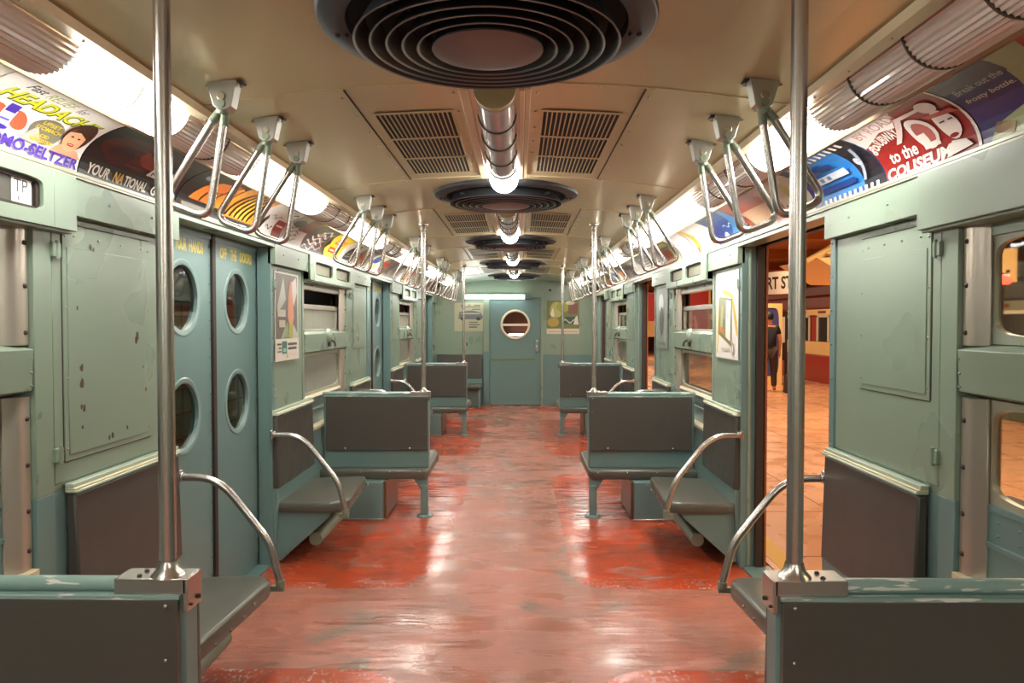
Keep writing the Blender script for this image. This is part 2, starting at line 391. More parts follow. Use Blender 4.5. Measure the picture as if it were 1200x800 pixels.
# side walls
for s in (-1, 1):
    F = lambda u, v, a: (s*u, a, v)
    m = MB()
    for i, (a, b) in enumerate(PAN):
        m.cur = 0; m.box(s*1.40, s*1.45, a+.003, b-.003, .91, 1.928)
        m.cur = 1; m.box(s*1.40, s*1.45, a+.003, b-.003, 0.001, .91)
        # outer skin
        m.cur = 2; m.box(s*1.515, s*1.533, a+.012, b-.012, 0, 2.3)
        m.cur = 1
        for y in (a, b):      # door posts / pilasters beside openings
            isdoor = any(abs(y-d) < .01 for dd in DOORS for d in dd)
            if isdoor:
                sg = 1 if abs(y-a) < .01 else -1
                m.box(s*1.385, s*1.455, y, y+sg*.045, 0, 1.93)
                for k in range(13): m.ball((s*1.384, y+sg*.02, .1+k*.14), .005, n=6)
            elif .9 < y < 12.5:
                sg = 1 if abs(y-a) < .01 else -1
                m.cur = 0; m.box(s*1.390, s*1.462, y, y+sg*(.085 if sg > 0 else .04), .912, 1.80); m.cur = 1; m.box(s*1.390, s*1.462, y, y+sg*(.085 if sg > 0 else .04), 0, .912)
    for a, b in WIN:
        m.cur = 1
        m.box(s*1.445, s*1.47, a, b, .70, .915)                        # apron
        m.box(s*1.40, s*1.47, a, b, 0, .68)                             # lower wall
        m.cur = 3; m.box(s*1.385, s*1.47, a, b, .68, .70)               # ledge
        m.cur = 1; m.box(s*1.438, s*1.447, a, b, .80, .815)
        k = a+.1
        while k < b:
            m.ball((s*1.444, k, .88), .005, n=6); m.ball((s*1.444, k, .84), .005, n=6); k += .09
        m.cur = 2; m.box(s*1.52, s*1.56, a, b, 0, .93); m.box(s*1.52, s*1.56, a, b, 1.23, 1.39); m.box(s*1.52, s*1.56, a, b, 1.70, 2.3)
        m.cur = 0; m.box(s*1.44, s*1.52, a, b, 1.70, 1.74); m.cur = 1; m.box(s*1.442, s*1.52, a, b, .905, .925)
    for a, b in DOORS:
        m.cur = 0; m.box(s*1.36, s*1.46, a, b, 1.895, 1.93)
        m.cur = 2; m.box(s*1.52, s*1.56, a, b, 1.90, 2.3)
        m.cur = 1
        m.box(s*1.40, s*1.56, a, b, -.02, .012)
    # inside edges of the door pockets
    for a, b in DOORS:
        for y, sg in ((a, -1), (b, 1)):
            m.cur = 1; m.box(s*1.455, s*1.468, y+sg*.002, y+sg*.02, 0, 1.93)
            m.cur = 4; m.box(s*1.522, s*1.536, y-sg*.008, y+sg*.011, 0, 1.93)
    m.cur = 2; m.box(s*1.42, s*1.56, Y0, Y1+.1, 1.93, 2.33); m.cur = 0; m.box(s*1.40, s*1.56, Y0, -.9, 0, 1.93)
    struct('wall_'+SIDE[s], m, [SAGE, BLUE, RUB, TRIM, WOODB], bev=.003)

    # fascia band with roller sign slots
    for j, (a, b) in enumerate(((.32, 3.10), (4.32, 7.10), (8.32, 11.10), (12.32, 12.88))):
        m = MB(); P = lambda p, q, d: (s*(1.358+d), p, q)
        w0, w1 = a+.68, b-.74
        if b > 12.5: w0 = w1 = None
        if w0:
            holed(m, [(a, w0, 1.797, 1.918, None), (w1, b, 1.797, 1.918, None)], P, .045)
            if s == 1 and j == 0: holed(m, [(w0, w1, 1.743, 1.918, None)], lambda p, q, d: (s*(1.345+d), p, q), .058)
            else:
                q1 = w0+.10; q2 = w0+.665; q3 = w0+1.245
                cells = [(w0, q1, 1.743, 1.918, None), (q1, q2, 1.743, 1.918, ((q1+q2)/2-.005, 1.832, .24, .047, 7)),
                         (q2, q3, 1.743, 1.918, ((q2+q3)/2, 1.832, .24, .047, 7)), (q3, w1, 1.743, 1.918, None)]
                holed(m, cells, lambda p, q, d: (s*(1.345+d), p, q), .013)
            m.box(s*1.36, s*1.45, w0, w1, 1.735, 1.748)
        else: holed(m, [(a, b, 1.797, 1.918, None)], P, .045)
        y = a+.15
        while y < b-.1:
            if not (w0 and w0 < y < w1): m.ball((s*1.357, y, 1.86), .006, n=6)
            y += .3
        struct('trim_%d' % n_tr, m, SAGE, bev=.003); n_tr += 1
        if w0 and not (s == 1 and j == 0):
            for q in ((w0+.38), (w0+.955)):
                row = ['nearest', 'middle', 'farthest'][j]; wh = 'first' if q < w0+.5 else 'second'
                t = thing('roller_sign', (s*1.39, q, 1.78), 'faded roller sign slot behind rounded opening, %s of two, %s bay on %s wall' % (wh, row, SIDE[s]), 'sign', 'roller sign slots above the windows')
                mm = MB(); mm.box(s*1.368, s*1.373, q-.262, q+.262, 1.776, 1.888); obj('sign_curtain', mm, KHAKI if j else mat('dark_grey_slot', (74, 72, 66), .4), t)
                mm = MB()
                for sg in (-1, 1): mm.box(s*1.3585, s*1.368, q+sg*.262, q+sg*.225, 1.776, 1.888)
                mm.box(s*1.3585, s*1.368, q-.262, q+.262, 1.776, 1.796); mm.box(s*1.3585, s*1.368, q-.262, q+.262, 1.868, 1.888)
                obj('sign_frame', mm, RUB, t)
                if s == -1 and j == 0 and wh == 'second':
                    mm = MB(); mats = [WHT]
                    S = lambda u, v, d: (-1.366+d, q+.13+u*.085, 1.792+v*.08)
                    sheet(S, 1, mm); printed([('t', 'TP', .1, .8, .45, .92, (60, 60, 56)), ('p', rc(.3, .36, .15, .3), (60, 60, 56))], .13, .09, S, 1, mm, mats)
                    obj('white_sign_card', mm, mats, t, recalc=False)

# end wall
m = MB()
ye = Y1
for x0, x1 in ((-1.56, -.445), (.485, 1.56)):
    m.cur = 0; m.box(x0, x1, ye, ye+.08, .89, 2.35); m.cur = 1; m.box(x0, x1, ye, ye+.08, 0, .89)
m.cur = 0; m.box(-.445, .485, ye, ye+.08, 1.90, 2.35)
m.box(-.55, -.445, ye-.03, ye, .95, 1.90); m.cur = 1; m.box(-.55, -.445, ye-.03, ye, 0, .95); m.cur = 0
m.box(.455, .495, ye-.03, ye, 0, 1.93); m.box(-1.38, .495, ye-.035, ye, 1.895, 1.955)
m.box(.5, 1.3, ye-.004, ye, 1.135, 1.14)
m.cur = 2; m.cyl((.62, ye-.01, 2.02), (.62, ye+.01, 2.02), .022)
m.box(-.85, -.83, ye-.03, ye-.001, 1.05, 1.10)
m.cur = 0; m.box(-.50, -.46, ye-.045, ye, 1.02, 1.10)
struct('wall_back', m, [SAGE, BLUE, RUB], bev=.003)
m = MB(); m.box(-1.56, 1.56, Y0-.06, Y0, 0, 2.35); struct('wall_front', m, SAGE)
# end door
d = sroot('door_1', (.02, ye, 0))
m = MB(); P = lambda p, q, dd: (p, ye+.005+dd, q)
holed(m, [(-.443, .453, .01, 1.12, None), (-.443, .453, 1.12, 1.72, (.012, 1.42, .225, .225, 2)), (-.443, .453, 1.72, 1.897, None)], P, .04)
obj('door_leaf', m, BLUE, d)
m = MB(); m.lathe([(.222, -.018), (.222, -.026), (.235, -.032), (.255, -.028), (.262, -.005), (.25, .012), (.222, .012)], (.012, ye+.005, 1.42), 40, 'y')
m.cur = 1; m.box(-.25, .27, ye-.02, ye+.0, 1.395, 1.435)
obj('porthole_frame', m, [mat('cream_porthole_ring', (226, 214, 190), .4), mat('cream_bar', (222, 210, 186), .4)], d)
m = MB(); m.lathe([(0, 0), (.235, 0), (.235, .006), (0, .006)], (.012, ye+.02, 1.42), 32, 'y'); obj('window_pane', m, GLASS, d)
m = MB(); m.box(-.41, .36, ye-.004, ye+.006, .80, .825); obj('stripe', m, mat('olive_gold_stripe', (112, 122, 70), .5), d)
m = MB(); m.cyl((.385, ye-.02, 1.13), (.385, ye+.006, 1.13), .032); m.box(.36, .41, ye-.012, ye+.006, .93, 1.09)
m.tube([(.385, ye-.01, 1.05), (.385, ye-.05, 1.04), (.385, ye-.055, .99), (.385, ye-.05, .95), (.385, ye-.01, .94)], .009)
obj('door_handle', m, STEEL, d)
# tube light over end door
t = thing('ceiling_light', (-.35, ye-.05, 1.87), 'long white tube light above the end door', 'light')
m = MB(); m.box(-.88, .30, ye-.05, ye-.035, 1.865, 1.95); obj('light_housing', m, SAGE, t, bev=.004)
m = MB(); m.cyl((-.86, ye-.085, 1.90), (.17, ye-.085, 1.90), .035, 16); obj('tube', m, LITE, t)
m = MB(); m.box(-.89, -.86, ye-.12, ye-.05, 1.86, 1.94); m.box(.17, .29, ye-.115, ye-.05, 1.865, 1.935); obj('end_cap', m, BLUE, t, bev=.004)
# space beyond the end door
m = MB(); m.box(-1.3, 1.3, ye+1.3, ye+1.35, 0, 2.4); m.cur = 1; m.box(-1.3, 1.3, ye+1.25, ye+1.3, .0, .3)
o = obj('adjoining_car', m, [mat('maroon_brown_paint', (142, 84, 66), .4, var=.15), RUB]); tag(o, 'reddish brown end of the next car seen through the end door porthole', 'train car')
t = thing('porthole_reflection', (.1, ye+1.2, 1.2), 'glowing tube added for white light reflected beyond the end door porthole', 'light')
m = MB(); m.cyl((-.12, ye+1.2, 1.22), (.42, ye+1.2, 1.22), .02, 10); obj('tube', m, LITE, t)  # glowing tube put in for a fluorescent reflection, no lamp stands here
m = MB(); m.box(-.14, .44, ye+1.22, ye+1.25, 1.2, 1.24); obj('light_housing', m, TRIM, t)  # backing strip of the added reflection tube

# ================================================================== side doors
RINGM = mat('grey_green_ring', (122, 148, 146), .28)
def porthole_ring(m, P, ca, cb):
    vs = []; prof_ = [(.153, .02), (.153, -.002), (.156, -.004), (.176, -.004), (.180, -.001), (.181, .004)]
    n = 44; k = len(prof_)
    for j in range(n):
        a = 2*PI*j/n
        for r, dd in prof_: vs.append(P(ca+r*math.cos(a), cb+r*math.sin(a), dd))
    fs = [(j*k+i, ((j+1) % n)*k+i, ((j+1) % n)*k+i+1, j*k+i+1) for j in range(n) for i in range(k-1)]
    m.add(vs, fs)
def leaf(root, s, a, b, text=None, seam=None):
    P = lambda p, q, dd: (s*(1.478+dd), p, q)
    m = MB(); c = (a+b)/2
    holed(m, [(a, b, .012, .80, None), (a, b, .80, 1.25, (c, 1.016, .156, .156, 2)), (a, b, 1.25, 1.78, (c, 1.566, .156, .156, 2)), (a, b, 1.78, 1.905, None)], P, .034)
    lf = obj('door_leaf', m, BLUE, root)
    m = MB(); m.box(s*1.472, s*1.48, a+.03, b-.03, 1.862, 1.868); m.box(s*1.470, s*1.48, a+.01, b-.01, 1.87, 1.90)
    for k in range(20):
        for y in (a+.022, b-.022): m.ball((s*1.478, y, .08+k*.092), .0045, n=6)
    obj('rivet_line', m, BLUE, lf)
    for z in (1.016, 1.566):
        m = MB(); porthole_ring(m, P, c, z); fr = obj('porthole_frame', m, RINGM, lf)
        m = MB()
        vs = [P(c+.16*math.cos(2*PI*j/36), z+.16*math.sin(2*PI*j/36), dd) for dd in (.014, .019) for j in range(36)]
        m.add(vs, [list(range(36)), list(range(36, 72))]+[(j, (j+1) % 36, 36+(j+1) % 36, 36+j) for j in range(36)])
        obj('window_pane', m, GLASS, lf)
    if text:
        m = MB(); mats = [GOLD]
        S = lambda u, v, dd: (s*(1.478-dd), (a+.09+u*(b-a-.18)) if s < 0 else (b-.09-u*(b-a-.18)), 1.785+v*.06)
        for w, u0, u1 in text: printed([('t', w, u0, u1, 0, 1, (206, 190, 84), 0, .045)], 1, 1, S, 1, m, mats)
        obj('gold_lettering', m, mats, lf, recalc=False)
    return lf
dn = 2
for s in (-1, 1):
    for i, (a, b) in enumerate(DOORS):
        c = (a+b)/2; d = sroot('door_%d' % dn, (s*1.48, c, 0)); dn += 1
        if s == -1 or i == 0:
            leaf(d, s, a-.03, c-.012, (('KEEP', 0, .27), ('YOUR', .33, .60), ('HANDS', .66, 1)))
            leaf(d, s, c+.012, b+.03, (('OFF', 0, .2), ('THE', .3, .5), ('DOORS', .6, 1)))
            m = MB(); m.box(s*1.464, s*1.505, c-.019, c+.019, .012, 1.90); obj('rubber_seal', m, RUB, d, bev=.003)
        else:
            for sg, y in ((-1, a), (1, b)):      # leaves slid back into the pockets, only their edges show
                m = MB(); y0, y1 = y+sg*.012, y+sg*.56
                m.box(s*1.474, s*1.508, y0, y1, .012, 1.90); obj('door_leaf', m, BLUE, d)
                m = MB(); m.box(s*1.468, s*1.512, y-sg*.02, y0, .012, 1.90); obj('rubber_seal', m, RUB, d, bev=.003)
                m = MB(); m.tube([(s*1.432, y-sg*.002, .02), (s*1.432, y-sg*.002, 1.88)], .009, 8); obj('door_bead', m, SAGE, d)

# ================================================================== windows
wn = 1
for s in (-1, 1):
    for j, (a, b) in enumerate(WIN):
        w = sroot('window_%d' % wn, (s*1.45, (a+b)/2, .70)); wn += 1
        P = lambda p, q, dd: (s*(1.448+dd), p, q)
        for y0, y1, sg in ((a+.002, a+.085, 1), (b-.085, b-.002, -1)):
            m = MB()
            for z0, z1 in ((.70, 1.228), (1.382, 1.738)):
                pts = [(1.405, y1 if sg < 0 else y0), (1.404, y1-.035 if sg < 0 else y0+.035), (1.413, y1-.055 if sg < 0 else y0+.055), (1.44, y1-.075 if sg < 0 else y0+.075), (1.447, y0+.01 if sg < 0 else y1-.01), (1.447, y1 if sg < 0 else y0)]
                m.prism(pts, lambda u, v, q: (s*u, v, q), z0, z1)
            m.cur = 1
            for z in (.76, .88, 1.02, 1.16, 1.42, 1.56, 1.69): m.ball((s*1.405, (y1-.018) if sg < 0 else (y0+.018), z), .008, n=8)
            obj('window_column', m, [STAIN, RUB], w, bev=.002)
        wa, wb = a+.05, b-.05
        m = MB(); m.hexa([(s*1.392, a+.012, 1.245), (s*1.46, a+.012, 1.228), (s*1.46, b-.012, 1.228), (s*1.392, b-.012, 1.245),
                          (s*1.385, a+.012, 1.37), (s*1.46, a+.012, 1.388), (s*1.46, b-.012, 1.388), (s*1.385, b-.012, 1.37)])
        for y in (a+.02, b-.02):
            for z in (1.26, 1.30, 1.345): m.ball((s*1.388, y, z), .005, n=6)
        obj('window_rail', m, SAGE, w, bev=.006)
        m = MB(); cy = (wa+wb)/2
        holed(m, [(wa, wb, .925, 1.228, (cy, 1.075, (wb-wa)/2-.03, .132, 8))], P, .022)
        fr = obj('lower_sash', m, mat('grey_green_sash', (160, 160, 140), .35, metal=.15), w)
        m = MB(); m.box(s*1.460, s*1.466, wa+.03, wb-.03, .94, 1.215); obj('window_pane', m, FROST if (s == -1 and j > 0) else GLASS, fr)
        m = MB(); m.box(s*1.458, s*1.48, wa-.05, wa, .925, 1.228); m.box(s*1.455, s*1.48, wb, wb+.05, .925, 1.228); m.box(s*1.455, s*1.48, wa-.05, wa, 1.388, 1.72); m.box(s*1.455, s*1.48, wb, wb+.05, 1.388, 1.72)
        obj('sash_track', m, RUB, w)
        if j == 0:
            m = MB(); holed(m, [(wa, wb, 1.388, 1.735, (cy, 1.55, (wb-wa)/2-.03, .14, 8))], P, .022); fr = obj('upper_sash', m, mat('grey_green_sash', (150, 158, 140), .35), w)
            m = MB(); m.box(s*1.460, s*1.466, wa+.03, wb-.03, 1.405, 1.70); obj('window_pane', m, GLASS, fr)
        else:
            m = MB(); m.box(s*1.455, s*1.49, wa, wb, 1.55, 1.585); m.box(s*1.46, s*1.49, wa, wa+.03, 1.388, 1.55); m.box(s*1.46, s*1.49, wb-.03, wb, 1.388, 1.55); m.box(s*1.455, s*1.49, wa, wb, 1.388, 1.40)
            fr = obj('upper_sash', m, STAIN, w, bev=.003)
            m = MB(); m.box(s*1.472, s*1.478, wa+.02, wb-.02, 1.395, 1.56); obj('window_pane', m, FROST if s == -1 else GLASS, fr)
            m = MB(); m.box(s*1.43, s*1.47, wa-.1, wb+.1, 1.685, 1.715); obj('top_rail', m, STAIN, w, bev=.003)
            # dome lock in the middle rail
            m = MB(); cy2 = a+.62
            m.lathe([(0, -.034), (.025, -.031), (.048, -.02), (.058, 0)], (s*1.39, cy2, 1.352), 20, 'x') if s > 0 else m.lathe([(0, .034), (.025, .031), (.048, .02), (.058, 0)], (s*1.39, cy2, 1.352), 20, 'x')
            m.cur = 1; m.box(s*1.375, s*1.388, cy2-.005, cy2+.045, 1.27, 1.345); m.tube([(s*1.37, cy2+.02, 1.32), (s*1.345, cy2+.03, 1.30), (s*1.34, cy2+.035, 1.27)], .008, 8)
            obj('window_latch', m, [SAGE, RUB], w)
        if j == 0: continue
        m = MB(); m.hexa([(s*1.42, a+.1, .905), (s*1.46, a+.1, .905), (s*1.46, b-.1, .905), (s*1.42, b-.1, .905), (s*1.43, a+.1, .925), (s*1.46, a+.1, .925), (s*1.46, b-.1, .925), (s*1.43, b-.1, .925)])
        obj('window_sill', m, TRIM, w, bev=.002)

# ================================================================== pocket access panels
pnames = {0: None}
def access(s, a, b, label, inset, grp='pocket access panels on the side walls'):
    t = thing('access_panel', (s*1.4, (a+b)/2, .93), label, 'panel', grp)
    m = MB(); m.box(s*1.392, s*1.401, a, b, .935, 1.792)
    obj('panel_plate', m, SAGE, t, bev=.003)
    ia, ib, z0, z1 = inset
    m = MB(); m.box(s*1.388, s*1.393, ia, ib, z0, z1); m.box(s*1.385, s*1.389, ia+.02, ib-.02, z0+.02, z1-.075)
    m.cur = 1
    for y in (ia+.012, ib-.012):
        for k in range(4): m.ball((s*1.3878, y, z0+.04+k*(z1-z0-.08)/3), .0045, n=6)
    for k in range(4): m.ball((s*1.3875, ia+.06+k*(ib-ia-.12)/3, z1-.035), .005, n=6)
    m.cur = 2
    for (x0, x1, q0, q1) in ((ia-.005, ia, z0, z1), (ib, ib+.005, z0, z1), (ia, ib, z1, z1+.004), (ia, ib, z0-.004, z0)): m.box(s*1.3905, s*1.393, x0, x1, q0, q1)
    obj('inner_plate', m, [SAGE, SCREW, RUB], t, bev=.0015)
    if s < 0 and a < 2.5:
        m = MB(); rr = random.Random(3)
        for (y, z, q) in ((2.80, 1.40, .018), (2.79, 1.385, .012), (2.44, 1.30, .013), (2.44, 1.245, .014), (2.45, 1.16, .012), (2.435, 1.17, .008), (2.44, 1.10, .006), (2.86, 1.19, .008), (2.62, 1.045, .012), (2.60, 1.04, .009), (2.72, 1.06, .008), (2.42, 1.50, .006), (2.84, 1.28, .005), (2.5, 1.71, .008), (2.52, 1.70, .006)):
            pts_ = [(y+q*rr.uniform(.4, 1)*math.cos(k*PI/4), z+q*1.5*rr.uniform(.5, 1)*math.sin(k*PI/4)) for k in range(8)]
            m.prism(pts_, lambda u, v, d: (s*d, u, v), 1.3846, 1.3856)
        obj('rust_spots', m, mat('rust_stain', (76, 64, 48), .7), t)
    hy = a+.01
    for z in (1.03, 1.68):
        m = MB(); m.box(s*1.378, s*1.392, hy-.022, hy+.018, z-.022, z+.022); m.cyl((s*1.378, hy, z-.03), (s*1.378, hy, z+.03), .006, 8)
        obj('hinge', m, SAGE, t, bev=.002)
    return t
NM = ['nearest', 'second', 'third', 'fourth', 'farthest']
for s in (-1, 1):
    for i, (a, b) in enumerate(PAN[1:6]):
        first = i % 2 == 0
        if i == 0: ins = (2.35, 2.90, 1.0, 1.77) if s < 0 else (2.35, 2.83, 1.20, 1.765)
        elif i % 2: ins = (a+.14, b-.14, 1.25, 1.77)
        else: ins = (a+.22, b-.16, 1.22, 1.77)
        # hinge on the window side
        if s < 0: lab = ['chipped green metal pocket panel with rusty spots beside the nearest left seat',
                         'green pocket panel holding the bottle poster, past the nearest left door', 'plain glossy green pocket panel before the second left door',
                         'small green pocket panel past the second left door', 'green pocket panel before the farthest left door'][i]
        else: lab = ['smooth green metal pocket panel behind the nearest right backrest', 'green pocket panel behind the white picture frame poster, right wall',
                     'green pocket panel holding the grey glossy poster on right wall', 'green pocket panel past the second right doorway', 'green pocket panel before the farthest right doorway'][i]
        aa, bb = (a+(.09 if first else .05), b-.05)
        access(s, aa, bb, lab, ins)

# ================================================================== seats
def long_seat(s, a, b, dside, label):
    """a<b along the car, dside=+1 when the door is on the b side"""
    t = thing('long_seat', (s*1.15, (a+b)/2, 0), label, 'seat', 'wall seats beside the doors')
    m = MB(); m.hexa([(s*1.350, a, .46), (s*1.395, a, .46), (s*1.395, b, .46), (s*1.350, b, .46), (s*1.362, a, .895), (s*1.395, a, .895), (s*1.395, b, .895), (s*1.362, b, .895)])
    obj('backrest', m, VINYL, t, bev=.008)
    m = MB(); m.box(s*1.352, s*1.396, a-.005, b+.005, .897, .907); m.box(s*1.366, s*1.396, a-.005, b+.005, .912, .928); m.cur = 1; m.box(s*1.360, s*1.396, a-.005, b+.005, .906, .914)
    obj('backrest_molding', m, [mat('pale_green_molding', (176, 192, 172), .25), TRIM], t, bev=.003)
    # cushion outline with rounded aisle corners, deeper at the door end
    m = MB(); pts = []
    wa, wb = (.95, .985) if dside < 0 else (.985, .95); ra, rb = (.10, .05) if dside < 0 else (.05, .10)
    def cr(cx, cy, r, a0): return [(cx+r*math.cos(a0+k*PI/12), cy+r*math.sin(a0+k*PI/12)) for k in range(7)]
    pts = [(1.385, a+.01)]+[(1.385, b-.01)]+[(x, y) for x, y in cr(wb+rb, b-rb, rb, PI/2)]+[(x, y) for x, y in cr(wa+ra, a+ra, ra, PI)]
    lo = .318; hi = .372
    n = len(pts); cx = 1.17; cy = (a+b)/2
    loops = [(0.985, lo), (1., lo+.012), (1., hi-.014), (.975, hi-.003), (.93, hi)]
    vs = []
    for k, (sc, z) in enumerate(loops):
        for (x, y) in pts: vs.append((s*(cx+(x-cx)*sc), cy+(y-cy)*sc, z+(.012*(1.385-x)/.43 if z > lo+.02 else 0)))
    fs = [list(range(n))[::-1]]+[[(len(loops)-1)*n+i for i in range(n)]]
    for k in range(len(loops)-1):
        for i in range(n): fs.append((k*n+i, k*n+(i+1) % n, (k+1)*n+(i+1) % n, (k+1)*n+i))
    m.add(vs, fs)
    ey = a+.012 if dside < 0 else b-.012
    m.cur = 1
    for k in range(4): m.ball((s*(1.09+k*.08), ey, .345), .006, n=6)
    for k in range(5): m.ball((s*.957 if abs(k) else s*.96, a+.12+k*(b-a-.24)/4, .345), .006, n=6)
    obj('cushion', m, [CUSH, STEEL], t, sharp=50)
    m = MB(); m.prism([(1.396, .46), (1.355, .46), (1.36, .32), (1.385, 0), (1.396, 0)], lambda u, v, q: (s*u, q, v), a, b)
    obj('riser_panel', m, BLUE, t, bev=.003)
    for y in (a+.03, b-.05):
        m = MB(); m.prism([(1.04, .318), (1.38, .318), (1.38, .02), (1.355, .02), (1.06, .285)], lambda u, v, q: (s*u, q, v), y, y+.012)
        obj('seat_bracket', m, BLUE, t, bev=.002)
    m = MB(); m.cyl((s*1.16, a+.09, .135), (s*1.16, b-.06, .135), .04, 16); m.box(s*1.16, s*1.37, a+.2, a+.22, .12, .15); m.box(s*1.16, s*1.37, b-.2, b-.18, .12, .15)
    obj('heater_tube', m, mat('grey_green_heater', (120, 128, 112), .5), t)
    return t
def lab_seat(s, k):
    L_ = ['grey wall seat nearest the camera, in front of the closed left door', 'grey wall seat just past the nearest left door, under the bottle poster', 'grey wall seat before the second left door, partly behind the nearer bench',
          'grey wall seat past the second left door', 'grey wall seat before the farthest left door']
    R_ = ['brownish grey wall seat nearest the camera, before the open right doorway', 'brownish grey wall seat just past the nearest right doorway, under the picture frame poster', 'grey wall seat before the second right doorway',
          'grey wall seat past the second right doorway', 'grey wall seat before the farthest right doorway']
    return (L_ if s < 0 else R_)[k]
SEATS = [(2.36, 3.085, 1), (4.335, 5.10, -1), (6.36, 7.085, 1), (8.335, 9.10, -1), (10.36, 11.085, 1)]
for s in (-1, 1):
    protos = {}
    for k, (a, b, ds) in enumerate(SEATS):
        if ds not in protos: protos[ds] = (long_seat(s, a, b, ds, lab_seat(s, k)), a)
        else: dup(protos[ds][0], (0, a-protos[ds][1], 0), label=lab_seat(s, k))

def arm_rail(s, y, ds, label):
    t = thing('grab_rail', (s*.945, y, .325), label, 'rail', 'curved rails at the seat ends')
    P = [(1.39, .788), (1.33, .788), (1.27, .785), (1.22, .768), (1.17, .733), (1.12, .675), (1.055, .592), (1.015, .54), (.988, .49), (.972, .435), (.958, .38), (.943, .322)]
    pts = []
    for i in range(len(P)-1):
        p0, p1, p2, p3 = P[max(i-1, 0)], P[i], P[i+1], P[min(i+2, len(P)-1)]
        for q in range(5):
            t_ = q/5; f = lambda a0, a1, a2, a3: .5*((2*a1)+(-a0+a2)*t_+(2*a0-5*a1+4*a2-a3)*t_*t_+(-a0+3*a1-3*a2+a3)*t_**3)
            pts.append((s*f(p0[0], p1[0], p2[0], p3[0]), y, f(p0[1], p1[1], p2[1], p3[1])))
    pts.append((s*P[-1][0], y, P[-1][1]))
    m = MB(); m.tube(pts, .0165, 14); obj('rail_tube', m, STEEL, t)
    m = MB(); m.box(s*1.372, s*1.388, y-.024, y+.024, .765, .818); m.cyl((s*1.36, y, .79), (s*1.375, y, .79), .02); obj('rail_flange', m, STEEL, t, bev=.003)
    m = MB(); m.cyl((s*.945, y, .318), (s*.948, y, .345), .02); m.box(s*.93, s*.985, y-.012, y+.012, .30, .322); obj('rail_foot', m, CAST, t)
    return t
RN = {-1: ['curved steel rail at the nearest left seat, before the closed door', 'curved steel rail just past the nearest left door', 'curved steel rail before the second left door, arching over the bench', 'curved steel rail past the second left door', 'curved steel rail before the farthest left door'],
      1: ['curved steel rail at the nearest right seat, before the open doorway', 'curved pinkish steel rail just past the nearest right doorway', 'curved steel rail before the second right doorway, arching over the bench', 'curved steel rail past the second right doorway', 'curved steel rail before the farthest right doorway']}
RY = [(3.115, 1), (4.305, -1), (7.115, 1), (8.305, -1), (11.115, 1)]
for s in (-1, 1):
    p = arm_rail(s, RY[0][0], 1, RN[s][0])
    for k in range(1, 5): dup(p, (0, RY[k][0]-RY[0][0], 0), label=RN[s][k])

